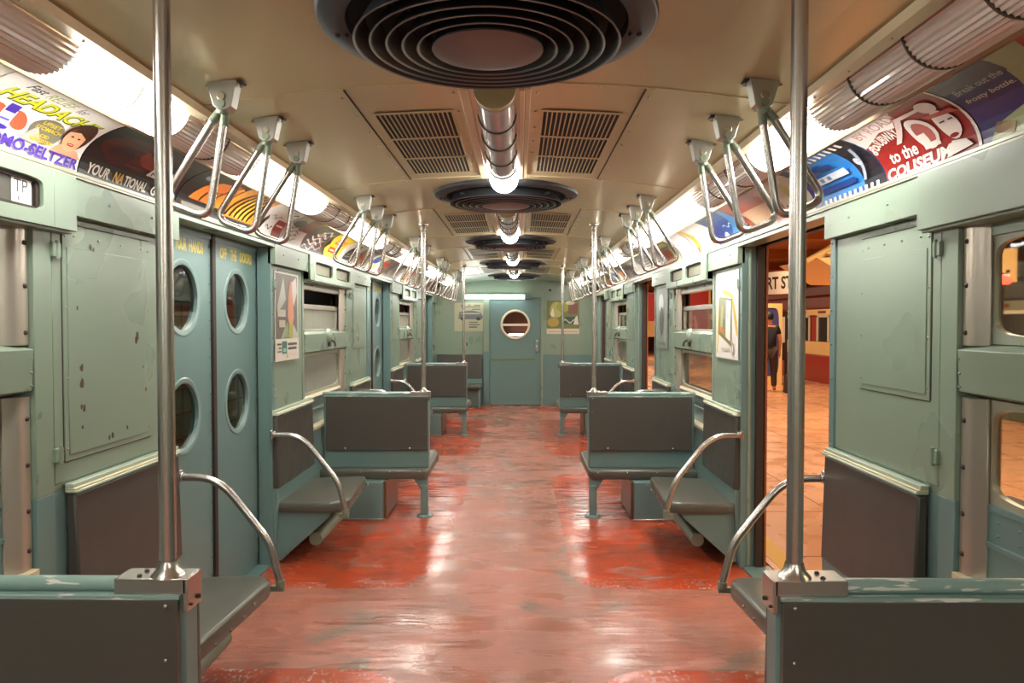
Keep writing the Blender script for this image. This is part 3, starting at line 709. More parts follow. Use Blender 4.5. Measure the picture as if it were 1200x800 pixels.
def bench(s, yp, label):
    t = thing('cross_seat', (s*1.0, yp, 0), label, 'seat', 'cross benches facing forward')
    # steel back shell
    m = MB(); m.box(s*.597, s*1.388, yp-.022, yp+.052, .36, .905); obj('seat_shell', m, BLUE, t, bev=.012)
    m = MB(); m.hexa([(s*.603, yp-.047, .50), (s*1.365, yp-.047, .50), (s*1.365, yp-.02, .50), (s*.603, yp-.02, .50), (s*.603, yp-.035, .898), (s*1.365, yp-.035, .898), (s*1.365, yp-.02, .898), (s*.603, yp-.02, .898)])
    m.cur = 1
    for x in (.74, 1.22): m.ball((s*x, yp-.048, .515), .009, n=8)
    for z in (.62, .78): m.ball((s*.622, yp-.046, z), .005, n=6)
    m.ball((s*.625, yp-.038, .885), .006, n=6)
    obj('back_panel', m, [VINYL, STEEL], t, bev=.008)
    m = MB(); m.hexa([(s*.603, yp+.05, .44), (s*1.375, yp+.05, .44), (s*1.375, yp+.09, .44), (s*.603, yp+.09, .44), (s*.603, yp+.05, .898), (s*1.375, yp+.05, .898), (s*1.375, yp+.07, .898), (s*.603, yp+.07, .898)])
    obj('backrest', m, VINYL, t, bev=.008)
    m = MB(); m.tube([(s*.60, yp, .918), (s*1.395, yp, .918)], .0155, 12); m.box(s*.60, s*1.385, yp-.034, yp+.03, .897, .904)
    obj('top_rail', m, WORN, t)
    m = MB(); pts = [(.575, .93), (.72, .934), (.735, .922), (.735, .902), (.575, .902)]
    m.box(s*.590, s*.735, yp-.026, yp+.040, .9045, .936)
    m.box(s*.586, s*.5965, yp-.026, yp+.040, .868, .9355)
    m.lathe([(.034, 0), (.03, .006), (.022, .014), (.018, .03)], (s*.638, yp+.002, .935), 20)
    m.cur = 1
    for x, z in ((.585, .882),): m.ball((s*.585, yp+.02, .885), .006, n=6); m.ball((s*.585, yp-.012, .88), .004, n=6)
    m.ball((s*.69, yp-.012, .936), .006, n=6); m.ball((s*.69, yp+.018, .936), .006, n=6)
    obj('corner_bracket', m, [STEEL, RUB], t, bev=.003)
    # cushion
    m = MB(); yb, yf = yp-.075, yp+.475
    outl = []
    for cx_, cy_, r, a0 in ((.64, yb+.045, .045, PI), (1.395, yb+.01, .01, 1.5*PI), (1.395, yf-.01, .01, 0), (.64, yf-.07, .07, PI/2)):
        for k in range(6):
            a = a0+k*PI/10; outl.append((cx_+r*math.cos(a), cy_+r*math.sin(a)))
    outl = outl[::-1]; n = len(outl); vs = []; fs = []
    cxm, cym = 1.0, yp+.2
    loops = [(.97, 0), (1, .014), (1, .055), (.985, .068), (.95, .074)]
    for sc, h in loops:
        for x, y in outl: vs.append((s*(cxm+(x-cxm)*sc), cym+(y-cym)*sc, .288+.055*(y-yb)/(yf-yb)+h))
    fs = [list(range(n)), [(len(loops)-1)*n+i for i in range(n)]]
    for k in range(len(loops)-1):
        for i in range(n): fs.append((k*n+i, k*n+(i+1) % n, (k+1)*n+(i+1) % n, (k+1)*n+i))
    m.add(vs, fs)
    m.cur = 1
    for k in range(4): m.ball((s*(.66+k*.22), yb-.001, .342), .007, n=6)
    obj('cushion', m, [CUSH, STEEL], t, sharp=50)
    # leg
    m = MB(); m.prism([(.60, .30), (.72, .30), (.655, .20), (.655, .012), (.605, .012), (.605, .22)], lambda u, v, q: (s*u, q, v), yp-.045, yp-.005)
    m.box(s*.604, s*.656, yp-.06, yp+.01, 0.02, .24); obj('leg', m, BLUE, t, bev=.006)
    m = MB(); m.lathe([(0, .022), (.045, .02), (.06, .008), (.062, 0)], (s*.63, yp-.02, 0), 20); obj('foot_flange', m, BLUE, t)
    m = MB(); m.box(s*.92, s*1.392, yp-.17, yp+.42, 0, .285); m.cur = 1; m.box(s*.90, s*.925, yp-.12, yp+.4, .01, .28); m.cur = 2; m.box(s*.90, s*1.392, yp-.175, yp-.168, 0, .02)
    for k in range(4): m.ball((s*(.95+k*.13), yp-.171, .06), .005, n=6)
    obj('pedestal_box', m, [BLUE, mat('scuffed_brown_metal', (110, 84, 66), .3, metal=.5, var=.2), STEEL], t, bev=.003)
    return t
BN = {-1: ['grey padded cross bench nearest the camera at lower left, seen from behind', 'grey padded cross bench, middle of the left row, seen from behind', 'grey padded cross bench farthest down the left row'],
      1: ['grey padded cross bench nearest the camera at lower right, seen from behind', 'grey padded cross bench, middle of the right row, seen from behind', 'grey padded cross bench farthest down the right row']}
PN = {-1: ['tall steel pole rising from the nearest left bench', 'tall steel pole on the middle left bench', 'tall thin steel pole on the farthest left bench'],
      1: ['tall steel pole rising from the nearest right bench', 'tall steel pole on the middle right bench', 'tall thin steel pole on the farthest right bench']}
BY = [1.48, 5.49, 9.48]
for s in (-1, 1):
    p = bench(s, BY[0], BN[s][0])
    t = thing('grab_pole', (s*.638, BY[0]+.002, .94), PN[s][0], 'pole', 'vertical grab poles on the benches')
    zt = cz(.638)
    m = MB(); m.cyl((s*.638, BY[0]+.002, .945), (s*.638, BY[0]+.002, zt-.005), .0165, 20); obj('pole_tube', m, STEEL, t)
    m = MB(); m.lathe([(.017, -.05), (.021, -.045), (.021, -.015), (.036, -.008), (.038, .004)], (s*.638, BY[0]+.002, zt-.003), 20); obj('ceiling_flange', m, STEEL, t)
    for k in (1, 2):
        dup(p, (0, BY[k]-BY[0], 0), label=BN[s][k]); dup(t, (0, BY[k]-BY[0], 0), label=PN[s][k])

# bench against the end wall, left
t = thing('end_seat', (-.97, 12.7, 0), 'grey two place bench against the end wall, left of the end door', 'seat')
m = MB(); m.hexa([(-1.36, 12.80, .47), (-.575, 12.80, .47), (-.575, 12.845, .47), (-1.36, 12.845, .47), (-1.36, 12.825, .90), (-.575, 12.825, .90), (-.575, 12.845, .90), (-1.36, 12.845, .90)]); obj('backrest', m, VINYL, t, bev=.008)
m = MB(); m.box(-1.37, -.56, 12.40, 12.84, .33, .385); obj('cushion', m, CUSH, t, bev=.02)
m = MB(); m.box(-1.36, -.57, 12.78, 12.85, .385, .47); m.box(-1.36, -.62, 12.62, 12.85, 0.0, .32); obj('pedestal_box', m, BLUE, t, bev=.004)
m = MB(); m.box(-.62, -.58, 12.46, 12.50, 0, .33); obj('leg', m, BLUE, t, bev=.004)

# ================================================================== grab handles
def handle(s, y, label):
    zc = cz(.80)
    t = thing('strap_hanger', (s*.80, y, zc), label, 'handle', 'triangular grab handles hanging from the ceiling')
    m = MB(); zt = zc+.004
    m.prism([(.755, zt), (.845, zt-.008), (.825, zt-.078), (.81, zt-.088), (.786, zt-.088), (.772, zt-.078)], lambda u, v, q: (s*u, q, v), y-.024, y+.024)
    m.cur = 1
    for sg in (-1, 1): m.cyl((s*.80, y+sg*.024, zt-.05), (s*.80, y+sg*.029, zt-.05), .013, 14)
    for x in (.748, .852): m.ball((s*x, y, zt-.014), .008, n=6)
    m.cur = 2; m.box(s*.735, s*.862, y-.027, y+.027, zt-.010, zt-.002) if False else m.box(s*.742, s*.80, y-.02, y+.026, zt-.006, zt)
    obj('bracket', m, [mat('brushed_bracket_steel', (176, 176, 168), .33, metal=.75), SCREW, RUB], t, bev=.004)
    # hub and loop, leaning to the wall; frame e1 = down direction, e2 = along the car
    p0 = Vector((s*.80, y, zt-.072)); dwn = Vector((s*.36, 0, -.933)).normalized(); wid = Vector((s*.933, 0, .36)).normalized()
    def Q(a, b): return tuple(p0+dwn*a+wid*b)
    m = MB(); m.tube([Q(-.012, 0), Q(.008, 0), Q(.028, 0)], [.016, .021, .018], 12)
    for sg in (-1, 1): m.tube([Q(.012, sg*.006), Q(.058, sg*.019)], [.012, .0138], 12)
    m.cyl(tuple(p0+Vector((0, -.03, 0))), tuple(p0+Vector((0, .03, 0))), .012)
    obj('hub', m, CAST, t)
    m = MB(); pts = []
    Lb, hw, r = .332, .073, .044
    import_pts = []
    top = Vector((.04, -.014)); cornerA = Vector((Lb, -hw))
    dA = (cornerA-top).normalized(); pA = cornerA-dA*r*1.1; pB = cornerA+Vector((0, 1))*r*1.1
    import_pts.append(top)
    for k in range(9):
        u = k/8; import_pts.append(pA*(1-u)**2+cornerA*2*u*(1-u)+pB*u*u)
    mir = [Vector((p.x, -p.y)) for p in import_pts[::-1]]
    path = import_pts+mir
    m.tube([Q(p.x, p.y) for p in path], .0115, 12); obj('loop', m, STEEL, t)
    return t
GN = ['nearest', 'second', 'third', 'fourth', 'farthest']
for s in (-1, 1):
    base = None
    for g, gy in enumerate((2.2, 4.17, 6.15, 8.12, 10.1)):
        for k, dy in enumerate((0, .38, .73)):
            lab = 'triangular steel grab handle, %s in the %s cluster of three, %s side' % (['first', 'middle', 'last'][k], GN[g], SIDE[s])
            if base is None: base = handle(s, 2.2, lab)
            else: dup(base, (0, gy+dy-2.2, 0), label=lab)
# ================================================================== ceiling fans
def fan(y, label):
    t = thing('ceiling_fan', (0, y, 2.192), label, 'fan', 'round louvred ceiling fans')
    m = MB(); m.lathe([(.345, .02), (.352, -.002), (.37, -.006), (.415, -.001), (.421, .004), (.424, .012), (.42, .03), (.345, .03)], (0, y, 2.19), 72)
    m.cur = 1
    m.cur = 2
    for sg in (-1, 1): m.ball((sg*.385, y+.02, 2.186), .008, n=8); m.ball((sg*.362, y+.02, 2.184), .006, n=8)
    obj('flange', m, [FANM, FANE, RUB], t)
    m = MB(); m.lathe([(0, .026), (.35, .026)], (0, y, 2.182), 48); obj('recess', m, DARKB, t)
    for k, r in enumerate((.333, .294, .254, .215, .177)):
        z = 2.145-.0025*k
        m = MB(); m.lathe([(r-.001, .002), (r-.028, .048), (r-.031, .048), (r-.006, .001)], (0, y, z), 72)
        m.cur = 1; m.lathe([(r-.001, .002), (r+.001, -.001), (r-.003, -.002), (r-.006, .001)], (0, y, z), 72)
        obj('louvre_ring', m, [FANM, FANE], t)
    m = MB(); m.lathe([(0, -.004), (.10, -.003), (.122, 0), (.139, .004)], (0, y, 2.13), 48); m.cur = 1; m.lathe([(.139, .004), (.141, .008), (.13, .05)], (0, y, 2.13), 48)
    obj('fan_hub', m, [FAND, FANM], t)
    m = MB()
    for k in range(4):
        a = PI/4+k*PI/2; m.tube([(.13*math.cos(a), y+.13*math.sin(a), 2.165), (.35*math.cos(a), y+.35*math.sin(a), 2.17)], .006, 6)
    obj('spoke', m, FANM, t)
    return t
f0 = fan(1.87, 'large round charcoal ceiling fan nearest the camera, top centre')
for k, lb in enumerate(('second round louvred ceiling fan down the car', 'third round louvred ceiling fan down the car', 'fourth round louvred ceiling fan down the car', 'farthest small looking ceiling fan near the end door')):
    dup(f0, (0, 2.47*(k+1), 0), label=lb)

# vent grilles
def grille(s, y, label):
    t = thing('vent_grille', (s*.305, y+.54, 2.2), label, 'vent', 'slotted ceiling vents beside the centre lights')
    za = cz(.3)-.008
    def pt(u, v, h): x = .165+u*.28; return (s*x, y+v*1.06, cz(x)-.001-h)
    def blk(m, u0, u1, v0, v1, h0, h1): m.hexa([pt(u0, v0, h0), pt(u1, v0, h0), pt(u1, v1, h0), pt(u0, v1, h0), pt(u0, v0, h1), pt(u1, v0, h1), pt(u1, v1, h1), pt(u0, v1, h1)])
    m = MB(); blk(m, 0, 1, 0, 1, 0, .0015); obj('vent_backing', m, DARKB, t)
    m = MB()
    for k in range(17): blk(m, k/16-.0095, k/16+.0095, 0, 1, .0015, .004)
    for v in (-.008, .335, .67, 1.0): blk(m, -.02, 1.02, v-.001, v+.016, .0015, .0045)
    obj('vent_slats', m, CEIL, t)
    return t
for s in (-1, 1):
    g0 = None
    for k in range(4):
        lb = '%s slotted vent on the %s of the centre ceiling lights' % (['nearest long', 'second', 'third', 'farthest'][k], SIDE[s])
        if k == 0: g0 = grille(s, 2.66, lb)
        else: dup(g0, (0, 2.47*k, 0), label=lb)

# centre ceiling lights
def half_lens(m, cx, cz_, r, y0, y1, rib=0, n=24, a0=PI, a1=2*PI, bulge=0, sq=1.):
    ny = 4 if not bulge else 8; vs = []
    for i in range(ny+1):
        q = i/ny; yy = y0+(y1-y0)*q; rr = r*(1-bulge*max(0, (q-.8)/.2)**3)
        for j in range(n+1):
            a = a0+(a1-a0)*j/n; r2 = rr+(rib if j % 2 else 0); vs.append((cx+r2*math.cos(a), yy, cz_+r2*math.sin(a)*sq))
    fs = [(i*(n+1)+j, i*(n+1)+j+1, (i+1)*(n+1)+j+1, (i+1)*(n+1)+j) for i in range(ny) for j in range(n)]
    m.add(vs, fs)
    for i in (0, ny): m.add([vs[i*(n+1)+j] for j in range(n+1)], [list(range(n+1))])
def centre_light(y, label):
    t = thing('ceiling_light', (0, y+.78, 2.18), label, 'light', 'ribbed centre ceiling lights')
    m = MB(); m.box(-.115, .105, y, y+1.45, 2.205, 2.222); m.cur = 1
    m.box(-.117, -.085, y, y+1.45, 2.198, 2.207); m.box(.080, .098, y, y+1.45, 2.195, 2.207); m.box(.1, .118, y, y+1.45, 2.2, 2.21)
    obj('light_housing', m, [CEIL, TRIM], t, bev=.002)
    ys = [y+.03, y+.30, y+.57, y+.86, y+1.14, y+1.55]
    m = MB(); half_lens(m, 0, 2.203, .068, y-.0, y+.03, n=20, sq=.95); obj('end_cap', m, mat('olive_cream_cap', (190, 184, 140), .35, metal=.2), t)
    for k in range(5):
        m = MB(); lit = k == 4
        half_lens(m, 0, 2.203, .066 if not lit else .075, ys[k]+.006, ys[k+1]-.006, rib=0 if lit else .0006, n=26, bulge=.5 if lit else 0)
        obj('lens', m, LIT if lit else PURP, t, sharp=25 if not lit else 60)
        if k: m = MB(); half_lens(m, 0, 2.203, .071, ys[k]-.005, ys[k]+.005, n=20); obj('lens_band', m, RING, t)
    return t
c0 = centre_light(2.38, 'nearest centre ceiling light with violet grey lenses and one lit end')
for k, lb in enumerate(('second centre ceiling light with a glowing far end', 'third centre ceiling light with a glowing far end', 'farthest centre ceiling light with a glowing far end')):
    dup(c0, (0, 2.47*(k+1), 0), label=lb)

# side lights
runs = {-1: [(-4.5, -3.6, 1), (-2.8, -1.9, 1), (-1.3, -.3, 1), (-.3, .6, 0), (.6, 1.2, 1), (1.2, 1.81, 0), (1.81, 2.40, 1), (2.40, 3.06, 0), (3.06, 4.13, 1), (4.13, 4.95, 0), (4.95, 6.05, 1), (6.05, 6.95, 0), (6.95, 8.05, 1), (8.05, 8.95, 0), (8.95, 10.05, 1), (10.05, 10.95, 0), (10.95, 12.0, 1)],
        1: [(-4.5, -3.6, 1), (-2.8, -1.9, 1), (-1.3, -.1, 1), (-.1, .6, 0), (.6, 1.2, 0), (1.2, 2.36, 0), (2.36, 2.98, 1), (2.98, 3.95, 0), (3.95, 6.0, 1), (6.0, 6.95, 0), (6.95, 8.05, 1), (8.05, 8.95, 0), (8.95, 10.05, 1), (10.05, 10.95, 0), (10.95, 12.0, 1)]}
for s in (-1, 1):
    li = ui = 0
    vis = [r for r in runs[s] if r[1] > 1.5]
    for (a, b, lit) in runs[s]:
        if b <= 1.5: lab = '%s %s side light overhead behind the camera on the %s' % (['first', 'second', 'third', 'fourth', 'fifth', 'sixth'][len([r for r in runs[s] if r[0] < a])], 'lit' if lit else 'dark', SIDE[s])
        else:
            k = vis.index((a, b, lit)); same = [r for r in vis if r[2] == lit]; q = same.index((a, b, lit))
            lab = '%s %s side light along the %s ceiling edge' % (['nearest', 'second', 'third', 'fourth', 'fifth', 'sixth', 'seventh'][q], 'glowing white' if lit else 'unlit ribbed glass', SIDE[s])
        t = thing('side_light', (s*1.09, (a+b)/2, 2.06), lab, 'light', ('lit' if lit else 'unlit')+' lights over the advertising cards')
        n = max(1, round((b-a)/.31)); L1 = (b-a)/n
        for k in range(n):
            m = MB(); y0, y1 = a+k*L1+.004, a+(k+1)*L1-.004
            half_lens(m, s*1.088, 2.152, .092, y0, y1, rib=.005, n=44, a0=PI*.97, a1=PI*2.03)
            obj('lens', m, LIT if lit else UNLIT, t, sharp=25)
            if k or not lit:
                m = MB(); half_lens(m, s*1.088, 2.152, .0985, y0-.007, y0-.001, n=24); obj('lens_band', m, RING, t)

# ================================================================== advertising cards
rnd = random.Random(5)
def squig(u, v, l, a, w, n=8, ph=0):
    top = [(u+l*i/n, v+a*math.sin(ph+i*1.1)) for i in range(n+1)]
    return top+[(x, y-w) for x, y in top[::-1]]
W_, K_, RD, NV, YL = (228, 224, 214), (26, 24, 24), (178, 34, 30), (40, 38, 96), (226, 200, 46)
SK = (226, 168, 128)
def face(u, v, r, hair=(70, 36, 26), skin=SK, k=.5):
    return [('p', ell(u+.01, v+r*.35, r*k*1.35, r*1.15), hair), ('p', ell(u, v, r*k, r), skin), ('p', [(u-r*k*.9, v+r*.45), (u-r*k*.3, v+r*1.15), (u+r*k*.9, v+r*1.1), (u+r*k, v+r*.3), (u, v+r*.62)], hair),
            ('p', ell(u-r*k*.35, v+r*.15, r*k*.16, r*.06), (50, 30, 26)), ('p', ell(u+r*k*.35, v+r*.15, r*k*.16, r*.06), (50, 30, 26)),
            ('p', ell(u, v-r*.45, r*k*.36, r*.12), (190, 30, 30)), ('p', rc(u-r*k*.2, u+r*k*.2, v-r*.46, v-r*.42), W_)]
DES = {}
DES['head'] = ((214, 212, 208), [
    ('p', rc(0, 1, 0, 1), (232, 228, 224)), ('t', 'Fast', .17, .30, .84, .93, (30, 30, 40), .25, .02), ('t', 'RELIEF', .33, .55, .83, .92, (150, 170, 60), .2), ('t', 'for', .6, .68, .83, .92, (60, 60, 60), .2),
    ('t', 'HEADACHE', .10, .90, .62, .80, (70, 80, 30), .2, .05), ('t', 'HEADACHE', .10, .89, .635, .80, (214, 222, 40), .2, .02),
    ('p', ell(.18, .42, .07, .13), (206, 96, 66)), ('p', ell(.36, .42, .07, .13, rot=.3), (206, 96, 66)), ('p', rc(.22, .32, .28, .52), (222, 222, 240)), ('p', rc(.23, .31, .48, .60), (72, 50, 168)), ('p', rc(.235, .305, .36, .39), (100, 90, 190)), ('p', ell(.27, .27, .05, .03), (72, 50, 168)),
    ('p', ell(.60, .42, .14, .19), (118, 116, 104)), ('p', [(.42, .22), (.52, .45), (.60, .25), (.55, .2)], (176, 172, 164)),
    ('t', 'UPSET', .52, .68, .50, .56, YL, .1, .02), ('t', 'STOMACH', .49, .71, .42, .48, YL, .1, .02), ('t', 'ACID', .53, .64, .32, .37, YL, .1, .02), ('t', 'INDIGESTION', .5, .7, .25, .30, YL, .1, .02),
    ('t', 'BROMO-SELTZER', .06, .97, .05, .21, (74, 44, 160), .1, .035)]+[('p', [(.68, .2), (.98, .2), (.93, .3), (.80, .34), (.74, .32)], (232, 150, 120))]+face(.83, .47, .21, k=.42))
DES['nat'] = ((22, 18, 18), [('p', rc(0, 1, 0, 1), (24, 18, 18)), ('p', ell(.35, .62, .30, .28), (88, 26, 22)), ('p', ell(.56, .66, .16, .2), (150, 46, 30)), ('p', ell(.25, .5, .12, .18), (60, 16, 26)), ('p', ell(.62, .78, .2, .12), (54, 20, 18)),
    ('p', [(.58, .36), (.62, .56), (.9, .56), (.9, .36)], (206, 202, 196)), ('t', 'READ', .64, .84, .48, .55, K_), ('t', 'NOW!', .62, .87, .38, .46, K_, 0, .02),
    ('t', 'YOUR', .05, .25, .07, .24, (226, 216, 200), .1, .03), ('t', 'NA', .29, .385, .07, .24, (210, 160, 50), .1, .03), ('t', 'TIONAL', .39, .63, .07, .24, (226, 216, 200), .1, .03), ('t', 'GUARD', .68, .96, .07, .24, (226, 216, 200), .1, .03)])
DES['orange'] = ((24, 22, 22), [('p', rc(0, 1, 0, 1), (26, 24, 24)), ('p', [(.20, .26), (.62, .26), (.86, .9), (.5, .8), (.34, .62)], (196, 104, 34)), ('p', [(.66, .26), (.98, .26), (.98, .85), (.9, .9)], (206, 122, 40)), ('p', ell(.22, .80, .08, .07), (110, 120, 128)),
    ('p', [(.4, .28), (.44, .28), (.5, .5), (.46, .5)], K_), ('p', rc(.10, .6, .09, .17), (120, 116, 108)), ('p', squig(.5, .6, .3, .03, .03), (110, 50, 16))])
DES['tiger'] = ((206, 130, 40), [('p', rc(0, 1, .18, 1), (214, 140, 40)), ('p', rc(.3, .8, .2, .8), (226, 178, 60)), ('p', rc(0, 1, 0, .17), (30, 28, 30)), ('p', rc(.55, .8, .05, .11), (168, 160, 150))]+
    [('p', [(.05+.13*k, .2), (.10+.13*k, .2), (.22+.13*k, .6), (.32+.10*k, .95), (.26+.10*k, .95), (.16+.13*k, .62)], (40, 26, 20)) for k in range(6)]+[('p', ell(.08, .1, .05, .06), (190, 120, 100))])
DES['wred'] = ((232, 230, 224), [('p', rc(0, 1, 0, 1), (232, 230, 226)), ('p', [(.02, .04), (.16, .04), (.3, .5), (.22, .6)], K_), ('p', rc(.62, .98, .08, .56), (146, 34, 26)), ('p', rc(.68, .92, .36, .42), W_), ('p', squig(.35, .3, .22, .05, .04), (60, 60, 70)), ('p', squig(.55, .85, .35, .05, .05), (60, 50, 50)), ('p', squig(.3, .62, .3, .05, .03), (120, 120, 128))])
DES['maroon'] = ((150, 132, 126), [('p', rc(0, 1, 0, 1), (168, 150, 144)), ('p', rc(.5, 1, .5, 1), (112, 40, 40)), ('p', ell(.3, .4, .2, .3), (206, 188, 178)), ('p', ell(.32, .7, .22, .14), (60, 50, 50))]+[('p', squig(.15, .2+.12*k, .5, .04, .03, ph=k), (72, 64, 62)) for k in range(5)])
DES['ink'] = ((170, 160, 150), [('p', rc(0, 1, 0, 1), (64, 56, 54))]+[('p', squig(.05+.1*k, .15+.17*k, .5, .06, .05, ph=k), (206, 198, 188)) for k in range(5)]+[('p', squig(.4, .2+.16*k, .5, .06, .03, ph=2*k), (190, 160, 150)) for k in range(4)])
DES['yellow'] = ((224, 196, 50), [('p', rc(0, 1, 0, 1), (228, 200, 48)), ('p', [(0, 0), (.2, 0), (.1, .3), (.22, .5), (.08, .7), (0, .9)], (50, 40, 30)), ('p', rc(.36, .82, .56, .76), (222, 96, 50)), ('p', rc(.42, .76, .62, .70), (232, 200, 180)), ('p', rc(.30, .8, .22, .42), (206, 60, 40)), ('p', rc(.36, .72, .28, .35), (232, 190, 170))])
DES['hand'] = ((228, 224, 216), [('p', rc(0, 1, 0, 1), (226, 222, 214)), ('p', [(.2, .15), (.75, .15), (.85, .6), (.6, .9), (.45, .85), (.3, .5)], (50, 50, 52))]+[('p', [(.3+.08*k, .3+.12*k), (.8, .36+.12*k), (.8, .32+.12*k), (.3+.08*k, .25+.12*k)], (176, 176, 176)) for k in range(4)])
DES['grey'] = ((130, 120, 110), [('p', rc(0, 1, 0, 1), (128, 118, 108)), ('p', ell(.32, .42, .2, .3), (206, 104, 50)), ('p', [(.3, .2), (.36, .2), (.5, .7), (.44, .7)], (236, 160, 120)), ('p', ell(.75, .22, .1, .1), (170, 176, 90)), ('p', rc(.1, .9, .85, .95), (90, 84, 80))])
DES['bluec'] = ((220, 220, 190), [('p', rc(0, 1, 0, 1), (222, 224, 200)), ('p', ell(.4, .66, .26, .26), (44, 66, 160)), ('p', ell(.5, .3, .24, .14), (196, 206, 120)), ('p', rc(.05, .95, .02, .1), (230, 228, 216))])
DES['redman'] = ((90, 66, 54), [('p', rc(0, 1, 0, 1), (92, 72, 60)), ('p', ell(.22, .55, .2, .3), (204, 40, 30)), ('p', rc(.05, .4, .05, .3), (160, 34, 30)), ('p', ell(.65, .5, .2, .26), (126, 100, 80)), ('p', rc(.02, .9, .0, .05), (200, 190, 170))])
DES['col'] = ((150, 34, 30), [('p', rc(0, 1, 0, 1), (230, 226, 222)), ('p', [(0, 0), (.97, .0), (.985, .97), (.62, .98), (.45, .74), (.30, .78), (.0, .66)], (146, 32, 28)),
    ('p', [(.0, .64), (.55, .9), (.6, 1), (0, 1)], (228, 222, 218)), ('t', 'BY ROAD?', .08, .58, .80, .93, (196, 140, 132), .1, .01, .03),
    ('t', 'go', .01, .12, .48, .66, W_, .1, .03), ('t', 'SUBWAY', .13, .42, .57, .73, W_, .1, .03, .04), ('t', 'to the', .12, .44, .25, .45, W_, .1, .025), ('t', 'COLISEUM', .02, .74, .03, .20, W_, .1, .04, .02),
    ('p', ell(.60, .50, .11, .26), (222, 214, 208)), ('p', ell(.60, .48, .075, .2), (176, 96, 90)), ('p', [(.52, .26), (.68, .26), (.68, .34), (.60, .34), (.60, .5), (.52, .5)], (222, 214, 208)),
    ('p', [(.30, .5), (.55, .86), (.82, .84), (.80, .80), (.58, .80), (.36, .5)], (222, 200, 196)), ('p', ell(.83, .48, .085, .24), (228, 220, 214)), ('p', [(.72, .70), (.96, .66), (.98, .58), (.74, .64)], (196, 90, 84)), ('p', ell(.84, .80, .07, .10), (224, 200, 196)),
    ('p', ell(.82, .30, .04, .03), (146, 32, 28)), ('p', rc(.78, .83, .52, .54), K_), ('p', rc(.86, .9, .52, .54), K_), ('p', [(.70, .05), (.95, .10), (.9, .2), (.78, .24)], (228, 220, 214))])
DES['film'] = ((40, 110, 190), [('p', rc(0, 1, 0, 1), (44, 128, 206)), ('p', rc(.72, 1, 0, 1), (34, 32, 40)), ('p', rc(.0, .72, .0, .12), (40, 84, 170))]+[('p', rc(.04+.085*k, .08+.085*k, .03, .12), W_) for k in range(11)]+[('p', rc(.04+.085*k, .08+.085*k, .88, .97), W_) for k in range(11)]+
    [('p', rc(.12, .52, .66, .74), (24, 60, 130)), ('p', rc(.1, .62, .42, .56), (220, 228, 236)), ('p', rc(.18, .24, .45, .53), (100, 150, 200)), ('p', rc(.3, .36, .45, .53), (100, 150, 200)), ('p', rc(.1, .66, .22, .33), (24, 60, 130)), ('p', [(.76, .2), (.8, .2), (.95, .8), (.91, .8)], (160, 170, 190)), ('p', ell(.84, .55, .04, .08), (190, 196, 206))])
DES['cigar'] = ((206, 196, 176), [('p', rc(0, 1, 0, 1), (206, 198, 176)), ('p', rc(0, .25, 0, 1), (178, 96, 70)), ('p', rc(.86, 1, 0, 1), (52, 56, 140)), ('p', ell(.55, .5, .08, .38, rot=-.1), (190, 186, 70)), ('p', ell(.56, .14, .05, .05), (150, 60, 30)), ('p', squig(.3, .3, .15, .04, .03), (80, 76, 66)), ('p', squig(.3, .2, .15, .04, .03), (80, 76, 66))])
DES['rust'] = ((176, 120, 96), [('p', rc(0, 1, 0, 1), (196, 160, 130)), ('p', rc(.0, 1, .6, 1), (168, 82, 60)), ('p', [(.3, .0), (.5, .0), (.2, .6), (.05, .6)], (140, 70, 50)), ('p', rc(.0, .22, 0, .3), (44, 46, 40)), ('p', squig(.05, .2, .2, .05, .05), (160, 170, 90))])
DES['navy'] = ((40, 80, 150), [('p', rc(0, 1, 0, 1), (40, 74, 140)), ('p', rc(0, .35, .0, 1), (46, 60, 126)), ('p', [(.5, 0), (1, 0), (1, 1), (.85, .9), (.72, .4)], (70, 130, 180)), ('p', ell(.4, .2, .08, .14), (220, 226, 230)), ('p', squig(.45, .5, .3, .05, .03), (200, 214, 226)), ('p', ell(.75, .12, .07, .06), (70, 60, 40))])
DES['wcurve'] = ((228, 226, 224), [('p', rc(0, 1, 0, 1), (230, 228, 226)), ('p', ell(.82, .25, .10, .18), (190, 120, 70)), ('p', squig(.5, .3, .3, .05, .03), (110, 100, 190)), ('p', squig(.2, .6, .4, .06, .02), (150, 150, 190)), ('p', rc(.0, .2, .0, 1), (232, 190, 90)), ('p', rc(.0, .1, .0, .25), (200, 60, 40))])
DES['wplain'] = ((230, 228, 230), [('p', rc(0, 1, 0, 1), (230, 228, 232)), ('p', [(.72, .0), (.76, 0), (.98, .9), (.94, .9)], (110, 100, 130)), ('p', rc(.1, .6, .3, .34), (196, 196, 210)), ('p', rc(.1, .6, .2, .24), (196, 196, 210)), ('p', rc(.15, .5, .5, .62), (206, 206, 222))])
DES['grid'] = ((214, 110, 46), [('p', rc(0, 1, 0, 1), (150, 150, 110)), ('p', rc(.0, .55, .04, .7), (220, 104, 44)), ('p', rc(.0, 1, .7, 1), (96, 84, 50)), ('p', rc(.6, .95, .1, .6), (186, 200, 160)), ('p', rc(.3, .8, .75, .92), (196, 196, 60))]+[('p', rc(.0, .55, .12+.11*k, .135+.11*k), (90, 50, 30)) for k in range(5)]+[('p', rc(.1+.13*k, .112+.13*k, .04, .7), (90, 50, 30)) for k in range(4)]+[('p', rc(0, 1, 0, .04), (60, 40, 34))])
DES['script'] = ((220, 220, 226), [('p', rc(0, 1, 0, 1), (214, 208, 220)), ('p', ell(.5, .55, .3, .35), (232, 230, 230)), ('p', squig(.3, .3, .4, .06, .05), (60, 40, 90)), ('p', ell(.2, .15, .07, .08), (50, 40, 60)), ('p', rc(.1, .7, .85, .92), (150, 140, 176))])
